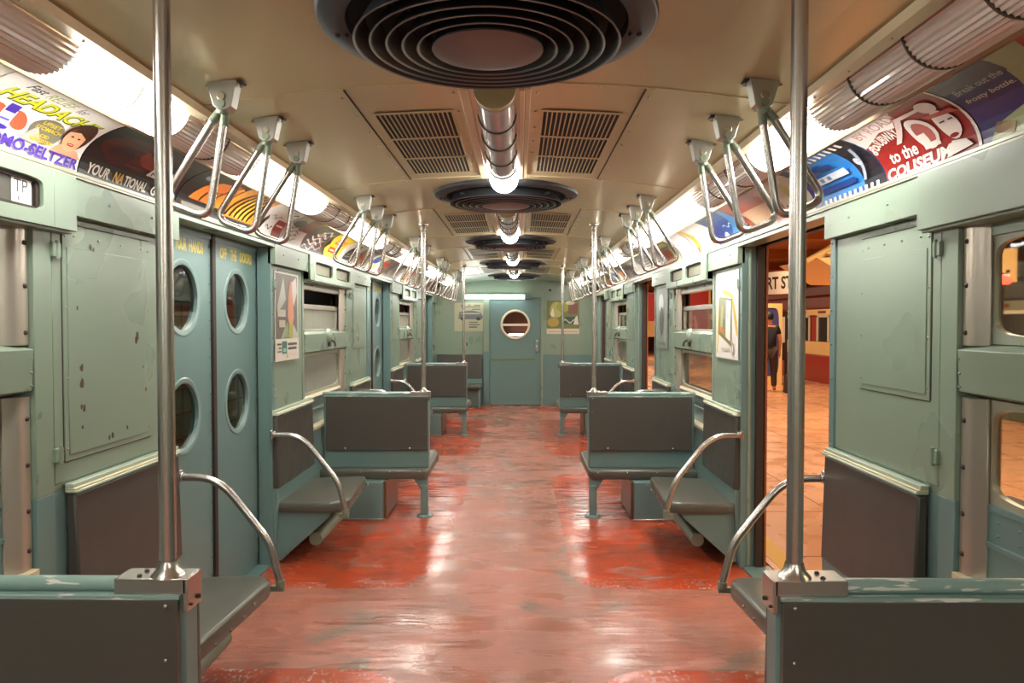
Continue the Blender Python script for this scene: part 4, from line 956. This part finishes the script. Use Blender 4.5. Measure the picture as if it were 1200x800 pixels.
DES['dense'] = ((120, 120, 130), [('p', rc(0, 1, 0, 1), (112, 108, 108)), ('p', rc(.5, 1, 0, .3), (60, 56, 110))]+[('p', rc(.1, .85, .1+.13*k, .15+.13*k), (190, 186, 170)) for k in range(6)])
DES['silver'] = ((170, 170, 170), [('p', rc(0, 1, 0, 1), (120, 116, 112))]+[('p', [(.1+.13*k, .1), (.16+.13*k, .1), (.34+.13*k, .8), (.26+.13*k, .85)], (214, 212, 208)) for k in range(5)])
DES['gin'] = ((176, 180, 130), [('p', rc(0, 1, 0, 1), (178, 184, 136)), ('p', [(.0, .0), (.04, .0), (.12, .2), (.42, .34), (.46, .96), (.02, 1), (0, 1)], (58, 46, 104)), ('p', [(.0, .8), (.46, .74), (.46, 1), (0, 1)], (84, 66, 84)),
    ('t', 'Break out the', .06, .42, .72, .80, (190, 190, 190), .1, .01), ('t', 'frosty bottle.', .05, .42, .56, .64, (220, 214, 200), .1, .015), ('p', [(.14, .1), (.24, .06), (.27, .16), (.18, .22)], (160, 120, 60)), ('p', [(.14, .1), (.18, .22), (.14, .24), (.10, .14)], (130, 90, 50)),
    ('p', [(.54, .38), (.60, .30), (.93, .34), (.97, .95), (.7, .98), (.62, .7)], (194, 44, 34)), ('p', [(.58, .56), (.70, .88), (.9, .88), (.9, .6)], (170, 84, 60)), ('t', 'GILBEY\'S', .58, .94, .38, .50, (232, 220, 190), .1, .03), ('p', [(.60, .0), (.58, .3), (.94, .34), (.94, 0)], (216, 206, 176)),
    ('t', 'GIN', .64, .86, .22, .31, (60, 54, 40), 0, .03), ('p', [(.63, .0), (.62, .18), (.88, .2), (.9, 0)], (136, 120, 76))])
DES['plaing'] = ((160, 160, 156), [('p', rc(0, 1, 0, 1), (186, 186, 182)), ('p', squig(.3, .5, .4, .1, .03), (90, 90, 90)), ('p', ell(.8, .3, .3, .5), (206, 206, 204)), ('p', rc(.9, 1, 0, 1), (206, 200, 190))])
LEFTC = [('plaing', 'grey card with a pale arc at upper far left'), ('head', 'white headache remedy card with smiling woman in the upper left'), ('nat', 'black and dark red card reading YOUR NATIONAL, left side'), ('orange', 'black framed card with orange blocks behind the first left handle'),
    ('tiger', 'orange yellow card with dark stripes behind left handles'), ('wred', 'white card with dark red square, left side'), ('maroon', 'maroon and grey card with pale face shape, left side'), ('ink', 'dark card with pale scribbled lines, left side'), ('yellow', 'yellow card with two red panels, left side'),
    ('hand', 'white card with black striped hand shape, left side'), ('grey', 'grey card with orange oval, left side'), ('bluec', 'pale card with blue circle, left side'), ('redman', 'brown card with red figure, left side'), ('silver', 'grey card with white slanting bars, left side'),
    ('wplain', 'mostly blank white card far along the left side'), ('rust', 'rust coloured card far along the left side'), ('dense', 'grey card with text rows, far along the left side'), ('wcurve', 'white and amber card near the left end'), ('script', 'lilac card with script near the left end')]
RIGHTC = [('gin', 'gin bottle card with torn navy patch in the upper right corner'), ('col', 'red and white card reading go subway to the coliseum, right side'), ('film', 'bright blue filmstrip card, right side'), ('cigar', 'cream card with yellow green cigar shape, right side'), ('rust', 'rust and cream card behind the right handles'),
    ('navy', 'navy and light blue card, right side'), ('wcurve', 'white card with amber stripe, right side'), ('wplain', 'blank looking white card, right side'), ('grid', 'orange grid and green card, right side'), ('script', 'white card with dark script oval, right side'), ('dense', 'grey text card with navy corner, right side'),
    ('silver', 'dark card with white slanting bars, right side'), ('maroon', 'maroon grey card far along the right side'), ('grey', 'grey card with orange oval, far along the right side'), ('bluec', 'pale card with blue circle, far along the right side'), ('redman', 'brown card with red figure near the right end'), ('yellow', 'yellow card near the right end'), ('hand', 'white card with black hand near the right end'), ('ink', 'dark scribbled card nearest the right end')]
for s, cards, ys in ((-1, LEFTC, 1.385), (1, RIGHTC, 1.565)):
    for k, (key, lab) in enumerate(cards):
        LB = [1.385, 1.92, 2.455, 3.145, 3.62, 4.06, 4.52, 4.95, 5.45, 5.97]+[5.97+.5355*q for q in range(1, 16)]
        a = LB[k] if s < 0 else ys+k*.548; b = LB[k+1]-.007 if s < 0 else a+.541
        if b > 12.8: break
        def S(u, v, d, a=a, b=b, s=s):
            x, z = arc(.03+.95*v); x2, z2 = arc(min(1, .03+.95*v+.01)); x1, z1 = arc(max(0, .03+.95*v-.01))
            tx, tz = x2-x1, z2-z1; l = math.hypot(tx, tz); nx, nz = -tz/l, tx/l      # towards the car
            if nx > 0: nx, nz = -nx, -nz
            y = a+u*(b-a) if s < 0 else b-u*(b-a)
            return (s*(x+nx*(d+.002)), y, z+nz*(d+.002))
        base, ops = DES[key]; m = MB(); mats = [pc(base)]
        sheet(S, 10, m); printed(ops, .53, .28, S, 10, m, mats)
        o = obj('advertising_card', m, mats, recalc=False); tag(o, lab, 'poster', 'advertising cards over the %s wall' % SIDE[s])

# wall posters
def poster(S, ops, base, label):
    m = MB(); mats = [pc(base)]; sheet(S, 1, m); printed(ops, 1, 1, S, 1, m, mats)
    return tag(obj('poster', m, mats, recalc=False), label, 'poster')
poster(lambda u, v, d: (-1.384+d+.002, 4.375+u*.46, 1.215+v*.545), [('p', rc(0, 1, 0, 1), (206, 204, 192)), ('p', rc(.02, .96, .25, .985), (112, 104, 98)), ('p', [(.1, .62), (.35, .95), (.45, .7), (.3, .62), (.1, .55)], (176, 178, 172)), ('p', [(.6, .86), (.9, .97), (.94, .8), (.8, .62)], (196, 192, 186)),
    ('p', [(.52, .5), (.55, .75), (.62, .92), (.7, .92), (.74, .75), (.8, .5), (.72, .4), (.6, .4)], (206, 142, 108)), ('p', [(.56, .42), (.74, .42), (.72, .2), (.58, .2)], (166, 164, 64)), ('p', [(.2, .25), (.5, .45), (.6, .25)], (140, 160, 130)), ('p', [(.7, .25), (.75, .42), (.95, .3), (.95, .25)], (190, 196, 186)), ('p', rc(.1, .42, .5, .58), (186, 178, 166)), ('p', rc(.15, .4, .38, .46), (186, 178, 166)),
    ('p', rc(0, 1, 0, .25), (222, 214, 204)), ('p', rc(.25, .46, .08, .22), (72, 124, 112)), ('p', rc(.3, .42, .1, .14), (140, 190, 170)), ('p', rc(.5, .9, .17, .20), (86, 82, 78)), ('p', rc(.5, .88, .12, .15), (86, 82, 78)), ('p', rc(.05, .22, .18, .2), (86, 82, 78)), ('p', rc(.1, .22, .14, .155), (86, 82, 78)), ('p', rc(.05, .22, .1, .115), (86, 82, 78)), ('p', [(.42, .03), (.5, .03), (.46, .1)], (206, 150, 90))], (206, 204, 192),
    'tall poster of an orange and green bottle over white strip, left pocket panel')
poster(lambda u, v, d: (1.384-d-.002, 4.86-u*.485, 1.225+v*.545), [('p', rc(0, 1, 0, 1), (226, 222, 216)), ('p', rc(.05, .95, .80, .86), (236, 206, 196)), ('p', [(.04, .06), (.09, .06), (.2, .7), (.12, .7)], (214, 178, 76)), ('p', [(.28, .76), (.7, .70), (.74, .62), (.92, .28), (.98, .25), (.96, .42), (.78, .7), (.7, .75), (.36, .8)], (206, 176, 74)),
    ('p', [(.12, .28), (.72, .14), (.74, .68), (.16, .72)], (130, 122, 76)), ('p', [(.18, .32), (.44, .25), (.46, .69), (.2, .71)], (150, 156, 130)), ('p', [(.46, .25), (.68, .2), (.7, .66), (.48, .68)], (232, 228, 226)), ('p', [(.22, .34), (.3, .33), (.34, .6), (.28, .62)], (196, 186, 120)), ('p', [(.32, .32), (.4, .31), (.42, .45), (.34, .46)], (120, 140, 96)), ('p', [(.2, .32), (.42, .27), (.42, .33), (.22, .38)], (206, 130, 70)),
    ('p', rc(.28, .66, .09, .12), (190, 184, 180)), ('p', ell(.8, .12, .05, .07, rot=0), (150, 132, 120)), ('p', ell(.8, .12, .03, .05), W_), ('p', ell(.56, .5, .05, .03), (206, 196, 214))], (226, 222, 216),
    'white poster of an open gold picture frame, right wall past the doorway')
poster(lambda u, v, d: (1.384-d-.002, 6.98-u*.52, 1.22+v*.545), [('p', rc(0, 1, 0, 1), (136, 148, 142)), ('p', ell(.45, .75, .22, .16), (200, 206, 202)), ('p', ell(.5, .45, .2, .24), (90, 96, 92)), ('p', [(.7, .1), (.9, .1), (.92, .9), (.8, .6)], (160, 168, 160)), ('p', rc(.2, .8, .05, .1), (110, 118, 112))], (136, 148, 142),
    'grey glossy poster before the second right doorway')
poster(lambda u, v, d: (-1.06+u*.57, ye-d-.003, 1.30+v*.50), [('p', rc(0, 1, 0, 1), (176, 174, 148)), ('p', rc(.2, .8, .84, .87), (90, 92, 82)), ('p', rc(.55, .8, .76, .79), (90, 92, 82)), ('p', rc(.2, .3, .9, .93), (90, 92, 82)), ('p', rc(.42, .5, .9, .93), (90, 92, 82)), ('p', rc(.6, .8, .9, .93), (90, 92, 82)),
    ('p', [(.12, .45), (.2, .42), (.85, .42), (.88, .52), (.8, .66), (.55, .74), (.16, .68)], (110, 112, 110)), ('p', rc(.2, .78, .60, .64), (180, 180, 170)), ('p', ell(.26, .44, .07, .06), (60, 60, 62)), ('p', ell(.74, .44, .07, .06), (60, 60, 62)), ('p', rc(.45, .72, .3, .33), (90, 92, 82)), ('p', rc(.45, .78, .22, .25), (90, 92, 82)), ('p', rc(.45, .7, .13, .17), (90, 92, 82))], (176, 174, 148),
    'faded beige poster with a grey vehicle, end wall left of door')
poster(lambda u, v, d: (.56+u*.57, ye-d-.003, 1.255+v*.585), [('p', rc(0, 1, 0, 1), (110, 116, 66)), ('p', ell(.3, .72, .2, .24), (170, 166, 100)), ('p', ell(.5, .8, .2, .15), (150, 156, 50)), ('p', ell(.2, .35, .18, .14), (170, 144, 74)), ('p', rc(.66, .95, .6, .9), (122, 70, 52)), ('p', ell(.72, .93, .14, .06), (206, 196, 176)), ('p', [(.45, .3), (.95, .3), (.95, .5), (.6, .52)], (56, 78, 60)), ('p', squig(.5, .4, .4, .05, .04), (190, 196, 186)), ('p', [(.82, .28), (.98, .28), (.94, .55), (.88, .5)], (206, 204, 196)), ('p', [(.1, .6), (.16, .5), (.24, .52), (.2, .8)], (220, 214, 196)),
    ('p', rc(0, 1, 0, .16), (206, 190, 176)), ('p', rc(.05, .95, .06, .08), (176, 150, 140))], (110, 116, 66), 'olive green picture poster with white strip, end wall right of door')

# ================================================================== station, right side
ORF = mat('orange_platform_floor', (206, 148, 108), .3, var=.16, vscale=2.2, rvar=.1)
OCE = mat('brown_orange_station_ceiling', (176, 112, 60), .7, var=.08)
REDP = mat('red_car_paint', (160, 44, 28), .35, var=.08)
CRE = mat('cream_steel', (232, 196, 130), .45, var=.05)
DKR = mat('dark_red_paint', (112, 40, 28), .45)
m = MB(); m.box(1.60, 12, -3, 46, -.14, -.02)
m.cur = 1
for k in range(24): m.box(1.62, 7.3, -2+k*1.1, -1.993+k*1.1, -.0215, -.0185)
for k in range(6): m.box(2.5+k*1.0, 2.507+k*1.0, -3, 30, -.0215, -.0185)
m.cur = 2; m.box(1.64, 1.78, -3, 46, -.0205, -.018)
struct('floor_platform', m, [ORF, mat('floor_joint', (110, 62, 36), .6), mat('yellow_edge_paint', (214, 168, 44), .4)])
m = MB(); m.box(1.6, 12, -3, 46, 3.3, 3.4)
for k in range(10): m.box(1.7, 12, 1+k*4.4, 1.25+k*4.4, 3.05, 3.3)
struct('ceiling_station', m, OCE)
m = MB(); m.box(10.6, 10.7, -3, 46, -.1, 3.4); m.box(1.6, 10.7, 45.9, 46, -.1, 3.4); m.box(1.6, 10.7, -3, -2.9, -.1, 3.4)
struct('wall_station', m, OCE)
def parked(y0, y1, red, label):
    t = thing('parked_train_car', (9.0, (y0+y1)/2, -.02), label, 'train car')
    X = 7.45; A, B, Cc = (REDP, CRE, DKR) if red else (mat('dark_green_grey_car', (82, 90, 78), .4), mat('grey_green_band', (120, 122, 100), .4), mat('dark_car_roof', (60, 60, 54), .5))
    m = MB(); m.box(X, X+2.7, y0, y1, -.02, .66); obj('lower_side', m, A, t, bev=.02)
    m = MB(); m.box(X-.015, X+2.7, y0, y1, .66, .98); obj('belt_band', m, B, t, bev=.01)
    m = MB(); m.box(X+.03, X+2.7, y0, y1, .98, 1.64); obj('window_band', m, A if red else B, t)
    m = MB(); m.box(X-.015, X+2.7, y0, y1, 1.64, 1.78); m.cur = 1
    for k in range(int((y1-y0)/1.2)): m.box(X-.02, X-.01, y0+.3+k*1.2, y0+.75+k*1.2, 1.68, 1.74)
    obj('upper_band', m, [CRE if red else B, DKR], t)
    m = MB(); m.box(X, X+2.7, y0, y1, 1.78, 2.10); m.box(X+.2, X+2.5, y0, y1, 2.10, 2.4); obj('roof', m, Cc, t, bev=.05)
    k = 0; y = y0+.35
    while y < y1-.6:
        m = MB(); m.box(X+.015, X+.035, y, y+.62, 1.0, 1.62)
        w = obj('window_pane', m, mat('dark_train_window', (64, 60, 52), .1), t)
        m = MB()
        for (a0, a1, c0, c1) in ((y-.05, y+.03, .99, 1.63), (y+.59, y+.67, .99, 1.63), (y-.05, y+.67, 1.58, 1.64)): m.box(X-.01, X+.02, a0, a1, c0, c1)
        obj('window_frame', m, mat('pale_window_frame', (206, 204, 186), .4), w, bev=.01)
        y += 1.15
    m = MB(); m.box(X-.03, X, (y0+y1)/2-.4, (y0+y1)/2+.5, .34, .40); obj('door_step', m, STEEL, t)
    return t
parked(13.8, 30, True, 'red train car with cream bands parked across the platform')
parked(0, 13.2, False, 'dark green grey train car across the platform, seen through near right window')
# sign COURT ST
t = thing('station_sign', (5.0, 12.6, 1.85), 'white hanging station sign with black letters beyond the nearest right doorway', 'sign')
sx0, sy0, dx, dy = 4.02, 12.9, .76, -.65   # sign runs towards the camera and to the right
ln = 1.35; nx, ny = -.65, -.76
def S(u, v, d): return (4.10+u*.46, 13.2-u*1.2-d, 1.93+v*.38)
m = MB(); mats = [pc((232, 220, 206))]; sheet(S, 1, m, .03)
printed([('t', 'COURT ST', .05, .95, .22, .78, (52, 40, 36), 0, .03)], 1, 1, S, 1, m, mats); obj('sign_board', m, mats, t, recalc=False)
m = MB()
for v in (-.06, 1.02): m.hexa([S(0, v, -.05), S(1, v, -.05), S(1, v+.05, -.05), S(0, v+.05, -.05), S(0, v, .02), S(1, v, .02), S(1, v+.05, .02), S(0, v+.05, .02)])
obj('sign_frame', m, DKR, t)
m = MB()
for u in (.1, .9): p = S(u, 1.05, -.02); m.tube([p, (p[0], p[1], 3.32)], .012, 8)
obj('sign_hanger', m, DKR, t)
# cream girder with tapered underside
t = thing('steel_girder', (3.9, 9.0, 1.85), 'cream tapered steel girder outside the nearest right doorway', 'girder')
m = MB(); m.hexa([(3.78, 8.2, 1.93), (5.6, 8.2, 1.90), (5.6, 9.4, 1.90), (3.78, 9.4, 1.93), (3.38, 8.2, 2.17), (5.6, 8.2, 2.28), (5.6, 9.4, 2.28), (3.38, 9.4, 2.17)]); obj('girder_trough', m, CRE, t, bev=.01)
m = MB(); m.tube([(3.3, 8.3, 2.14), (3.56, 8.3, 2.26), (3.7, 8.3, 2.36), (3.72, 8.3, 2.52), (3.9, 8.3, 2.56)], [.03, .05, .06, .05, .06], 8); m.box(3.72, 3.76, 8.25, 8.35, 2.25, 2.5)
m.hexa([(3.5, 8.22, 2.22), (3.62, 8.22, 2.2), (3.62, 8.4, 2.2), (3.5, 8.4, 2.22), (3.78, 8.22, 2.46), (3.85, 8.22, 2.5), (3.85, 8.4, 2.5), (3.78, 8.4, 2.46)]); obj('gusset', m, CRE, t)
m = MB()
for x in (4.2, 5.3): m.box(x, x+.05, 8.7, 8.75, 2.27, 3.32)
obj('hanger', m, CRE, t)
# kiosk, posters, panels
t = thing('map_kiosk', (6.05, 17.2, -.02), 'cream framed navy map stand behind the person on the platform', 'kiosk')
m = MB(); holed(m, [(5.55, 6.22, -.02, 1.9, (5.885, 1.0, .27, .80, 6))], lambda p, q, d: (p, 17.2+d, q), .06); obj('kiosk_frame', m, CRE, t)
m = MB(); m.box(5.6, 6.17, 17.23, 17.25, .1, 1.85); obj('map_panel', m, mat('navy_map', (66, 70, 120), .3, var=.2), t)
t = thing('notice_board', (6.5, 18.6, -.02), 'dark notice board with white sheet beside the map stand', 'board')
m = MB(); m.box(6.3, 6.85, 18.6, 18.66, .5, 1.75); obj('board_panel', m, RUB, t)
m = MB(); m.box(6.38, 6.78, 18.58, 18.6, .95, 1.6); obj('notice_sheet', m, WHT, t)
m = MB(); m.box(6.3, 6.36, 18.6, 18.66, -.02, .5); m.box(6.79, 6.85, 18.6, 18.66, -.02, .5); obj('board_leg', m, RUB, t)
def panel(x, y, w, z0, z1, col, lab):
    t = thing('display_panel', (x+w/2, y, -.02), lab, 'panel')
    m = MB(); m.box(x, x+w, y, y+.08, z0, z1); obj('panel_board', m, mat('panel_paint', col, .4), t, bev=.005)
    m = MB(); m.box(x-.06, x, y, y+.1, -.02, z1+.15); m.box(x+w, x+w+.06, y, y+.1, -.02, z1+.15); m.box(x-.06, x+w+.06, y, y+.1, z0-.45, z0); obj('panel_post', m, CRE, t, bev=.004)
panel(4.72, 20, .50, 1.2, 2.5, (190, 26, 24), 'bright red display panel seen through the middle right window')
panel(3.60, 21, .42, 1.5, 2.3, (206, 34, 30), 'red and white display panel seen through the second right doorway')
panel(6.4, 30, 1.2, 1.1, 2.3, (186, 40, 26), 'far red panel seen beyond the second right doorway')
t = thing('signal_lamp', (4.0, 6.0, -.02), 'small red signal lamp on a thin post outside the near right window', 'lamp')
m = MB(); m.cyl((4.0, 6.0, -.02), (4.0, 6.0, 1.78), .012, 8); obj('post', m, RUB, t)
m = MB(); m.ball((4.0, 5.96, 1.80), .045, n=12); obj('red_lens', m, mat('red_signal_glow', (255, 40, 20), .3, emit=(1, .06, .03), estr=4), t)
m = MB(); m.cyl((4.0, 5.98, 1.80), (4.0, 6.06, 1.80), .055, 14); m.ball((4.01, 5.95, 1.865), .016, n=8); obj('lamp_housing', m, RUB, t)

# platform lamps (warm)
def area(name, loc, sx, sy, e, col, rot=(0, 0, 0)):
    L = bpy.data.lights.new(name, 'AREA'); L.shape = 'RECTANGLE'; L.size = sx; L.size_y = sy; L.energy = e; L.color = col
    o = bpy.data.objects.new(name, L); o.location = loc; o.rotation_euler = rot; C.objects.link(o); o['kind'] = 'structure'; return o
WARM = (1, .76, .50)
for k, y in enumerate((1.5, 6.2, 11, 16, 22, 30)): area('station_lamp', (4.6, y, 3.0), 1.6, 1.6, 125, WARM)

# person on the platform
def person():
    P0 = Vector((5.44, 15.8, -.02))
    t = obj_body = None
    J = {'pel': (0, 0, .93), 'bel': (0, .0, 1.06), 'che': (0, .01, 1.28), 'nek': (0, 0, 1.46), 'hd0': (0, -.01, 1.54), 'hd1': (0, -.015, 1.64), 'hd2': (0, -.01, 1.72),
         'sR': (.17, 0, 1.40), 'eR': (.25, -.03, 1.12), 'wR': (.35, -.10, .90), 'hR': (.38, -.12, .82),
         'sL': (-.17, 0, 1.40), 'eL': (-.23, .02, 1.13), 'wL': (-.22, -.06, .9), 'hL': (-.22, -.08, .82),
         'pR': (.09, 0, .88), 'kR': (.11, -.03, .50), 'aR': (.12, .03, .09), 'tR': (.14, -.12, .03),
         'pL': (-.09, 0, .88), 'kL': (-.10, -.06, .50), 'aL': (-.11, .02, .09), 'tL': (-.12, -.13, .03)}
    Rr = {'pel': .14, 'bel': .13, 'che': .15, 'nek': .055, 'hd0': .065, 'hd1': .085, 'hd2': .07, 'sR': .065, 'eR': .042, 'wR': .028, 'hR': .03, 'sL': .065, 'eL': .042, 'wL': .028, 'hL': .03,
          'pR': .095, 'kR': .06, 'aR': .042, 'tR': .035, 'pL': .095, 'kL': .06, 'aL': .042, 'tL': .035}
    E = [('pel', 'bel'), ('bel', 'che'), ('che', 'nek'), ('nek', 'hd0'), ('hd0', 'hd1'), ('hd1', 'hd2'), ('che', 'sR'), ('sR', 'eR'), ('eR', 'wR'), ('wR', 'hR'), ('che', 'sL'), ('sL', 'eL'), ('eL', 'wL'), ('wL', 'hL'),
         ('pel', 'pR'), ('pR', 'kR'), ('kR', 'aR'), ('aR', 'tR'), ('pel', 'pL'), ('pL', 'kL'), ('kL', 'aL'), ('aL', 'tL')]
    # fingers
    for sd, sg in (('R', 1), ('L', -1)):
        hx, hy, hz = J['h'+sd]
        for i in range(4):
            a, b2 = 'f%s%da' % (sd, i), 'f%s%db' % (sd, i)
            J[a] = (hx+sg*.006, hy-.028+i*.019, hz-.05-.004*(i in (1, 2))); J[b2] = (hx-sg*.012, hy-.03+i*.019, hz-.088-.006*(i in (1, 2)))
            Rr[a] = .010; Rr[b2] = .0085; E += [('h'+sd, a), (a, b2)]
        J['t'+sd+'a'] = (hx, hy-.045, hz-.01); J['t'+sd+'b'] = (hx-sg*.008, hy-.06, hz-.045); Rr['t'+sd+'a'] = .011; Rr['t'+sd+'b'] = .009; E += [('h'+sd, 't'+sd+'a'), ('t'+sd+'a', 't'+sd+'b')]
    def skin(name, keys, edges, radii, mt, parent=None):
        ks = list(keys); me = bpy.data.meshes.new(name)
        me.from_pydata([J[k] if k in J else k for k in ks], [(ks.index(a), ks.index(b)) for a, b in edges], [])
        o = bpy.data.objects.new(name, me); C.objects.link(o); me.materials.append(mt)
        sk = o.modifiers.new('skin', 'SKIN'); sk.use_smooth_shade = True
        for i, k in enumerate(ks): me.skin_vertices[0].data[i].radius = (radii[k], radii[k]) ; me.skin_vertices[0].data[i].use_root = (i == 0)
        sb = o.modifiers.new('sub', 'SUBSURF'); sb.levels = 1; sb.render_levels = 2
        if parent: o.parent = parent
        return o
    skn = mat('skin', (206, 140, 104), .5)
    body = skin('person', J.keys(), E, Rr, skn)
    body.location = P0; body.rotation_euler = (0, 0, R(160)); body.scale = (.97,)*3
    tag(body, 'person in black shirt and dark trousers standing on the platform, partly hidden', 'person')
    body.name = 'person'
    kt = ['pel', 'bel', 'che', 'sR', 'sL', 'eRs', 'eLs']; J['eRs'] = (.215, -.015, 1.24); J['eLs'] = (-.205, .01, 1.24)
    rs = {'pel': .175, 'bel': .165, 'che': .168, 'sR': .08, 'sL': .08, 'eRs': .064, 'eLs': .064}
    skin('shirt', kt, [('pel', 'bel'), ('bel', 'che'), ('che', 'sR'), ('che', 'sL'), ('sR', 'eRs'), ('sL', 'eLs')], rs, mat('black_shirt', (26, 26, 34), .8), body)
    kp = ['pel', 'pR', 'kR', 'aR', 'pL', 'kL', 'aL']; rp = {'pel': .158, 'pR': .112, 'kR': .078, 'aR': .062, 'pL': .112, 'kL': .078, 'aL': .062}
    skin('trousers', kp, [('pel', 'pR'), ('pR', 'kR'), ('kR', 'aR'), ('pel', 'pL'), ('pL', 'kL'), ('kL', 'aL')], rp, mat('dark_brown_trousers', (62, 46, 38), .8), body)
    m = MB(); m.lathe([(0, .09), (.05, .082), (.085, .045), (.096, 0), (.09, -.05), (.075, -.08)], (0, .015, 1.665), 20); h = obj('hair', m, mat('dark_hair', (40, 28, 22), .7)); h.parent = body; h.location = (0, .02, 1.585)
    m = MB()
    for sg in (-1, 1): m.ball((sg*.032, -.098, 1.655), .009, n=8); 
    f = obj('eye', m, RUB); f.parent = body; f.location = (0, -.098, 1.647)
    m = MB(); m.ball((0, -.112, 1.625), .014, sc=(.8, 1, 1.4), n=8); f = obj('nose', m, skn); f.parent = body; f.location = (0, -.112, 1.607)
person()
t = thing('black_bag', (5.75, 15.6, -.02), 'black bag standing on the platform beside the person', 'bag')
m = MB(); m.hexa([(5.62, 15.25, -.02), (5.92, 15.25, -.02), (5.92, 15.5, -.02), (5.62, 15.5, -.02), (5.65, 15.3, .38), (5.89, 15.3, .38), (5.89, 15.46, .38), (5.65, 15.46, .38)]); obj('bag_body', m, RUB, t, bev=.04)
m = MB(); m.tube([(5.69, 15.38, .37), (5.71, 15.38, .46), (5.77, 15.38, .49), (5.83, 15.38, .46), (5.85, 15.38, .37)], .012, 8); obj('bag_handle', m, RUB, t)

# station, left side: tiled wall close to the car
m = MB(); m.box(-3.0, -2.7, -2, 22, -.5, 3.2); m.cur = 1
for k in range(14): m.box(-2.702, -2.694, -2, 22, -.1+k*.2, -.092+k*.2)
for k in range(60): m.box(-2.702, -2.694, -2+k*.4, -1.992+k*.4, -.5, 2.4)
m.cur = 2; m.box(-2.70, -2.66, -2, 22, 1.62, 3.2); m.box(-2.7, -1.6, -2, 22, 3.1, 3.2); m.box(-3, -1.6, -2, 22, -.6, -.5)
struct('wall_tunnel', m, [TILE, mat('tile_joint', (120, 108, 76), .8), DARKB])
for y in (4.4, 9): area('tunnel_lamp', (-2.1, y, 2.6), .3, 1.6, 7, (1, .9, .7))

# ================================================================== world, camera
w = bpy.data.worlds.new('world'); bpy.context.scene.world = w; w.use_nodes = True
w.node_tree.nodes['Background'].inputs[0].default_value = (.02, .018, .015, 1); w.node_tree.nodes['Background'].inputs[1].default_value = .5
cam = bpy.data.cameras.new('camera'); co = bpy.data.objects.new('camera', cam); C.objects.link(co)
cam.sensor_width = 36; cam.lens = 25.8; cam.clip_start = .05
co.location = (.08, 0, 1.45); co.rotation_euler = (R(90-1.46), 0, R(.57))
sc = bpy.context.scene; sc.camera = co
sc.view_settings.view_transform = 'Standard'; sc.view_settings.look = 'None'; sc.view_settings.gamma = 1; sc.view_settings.exposure = 0.52
sc.view_settings.use_curve_mapping = False
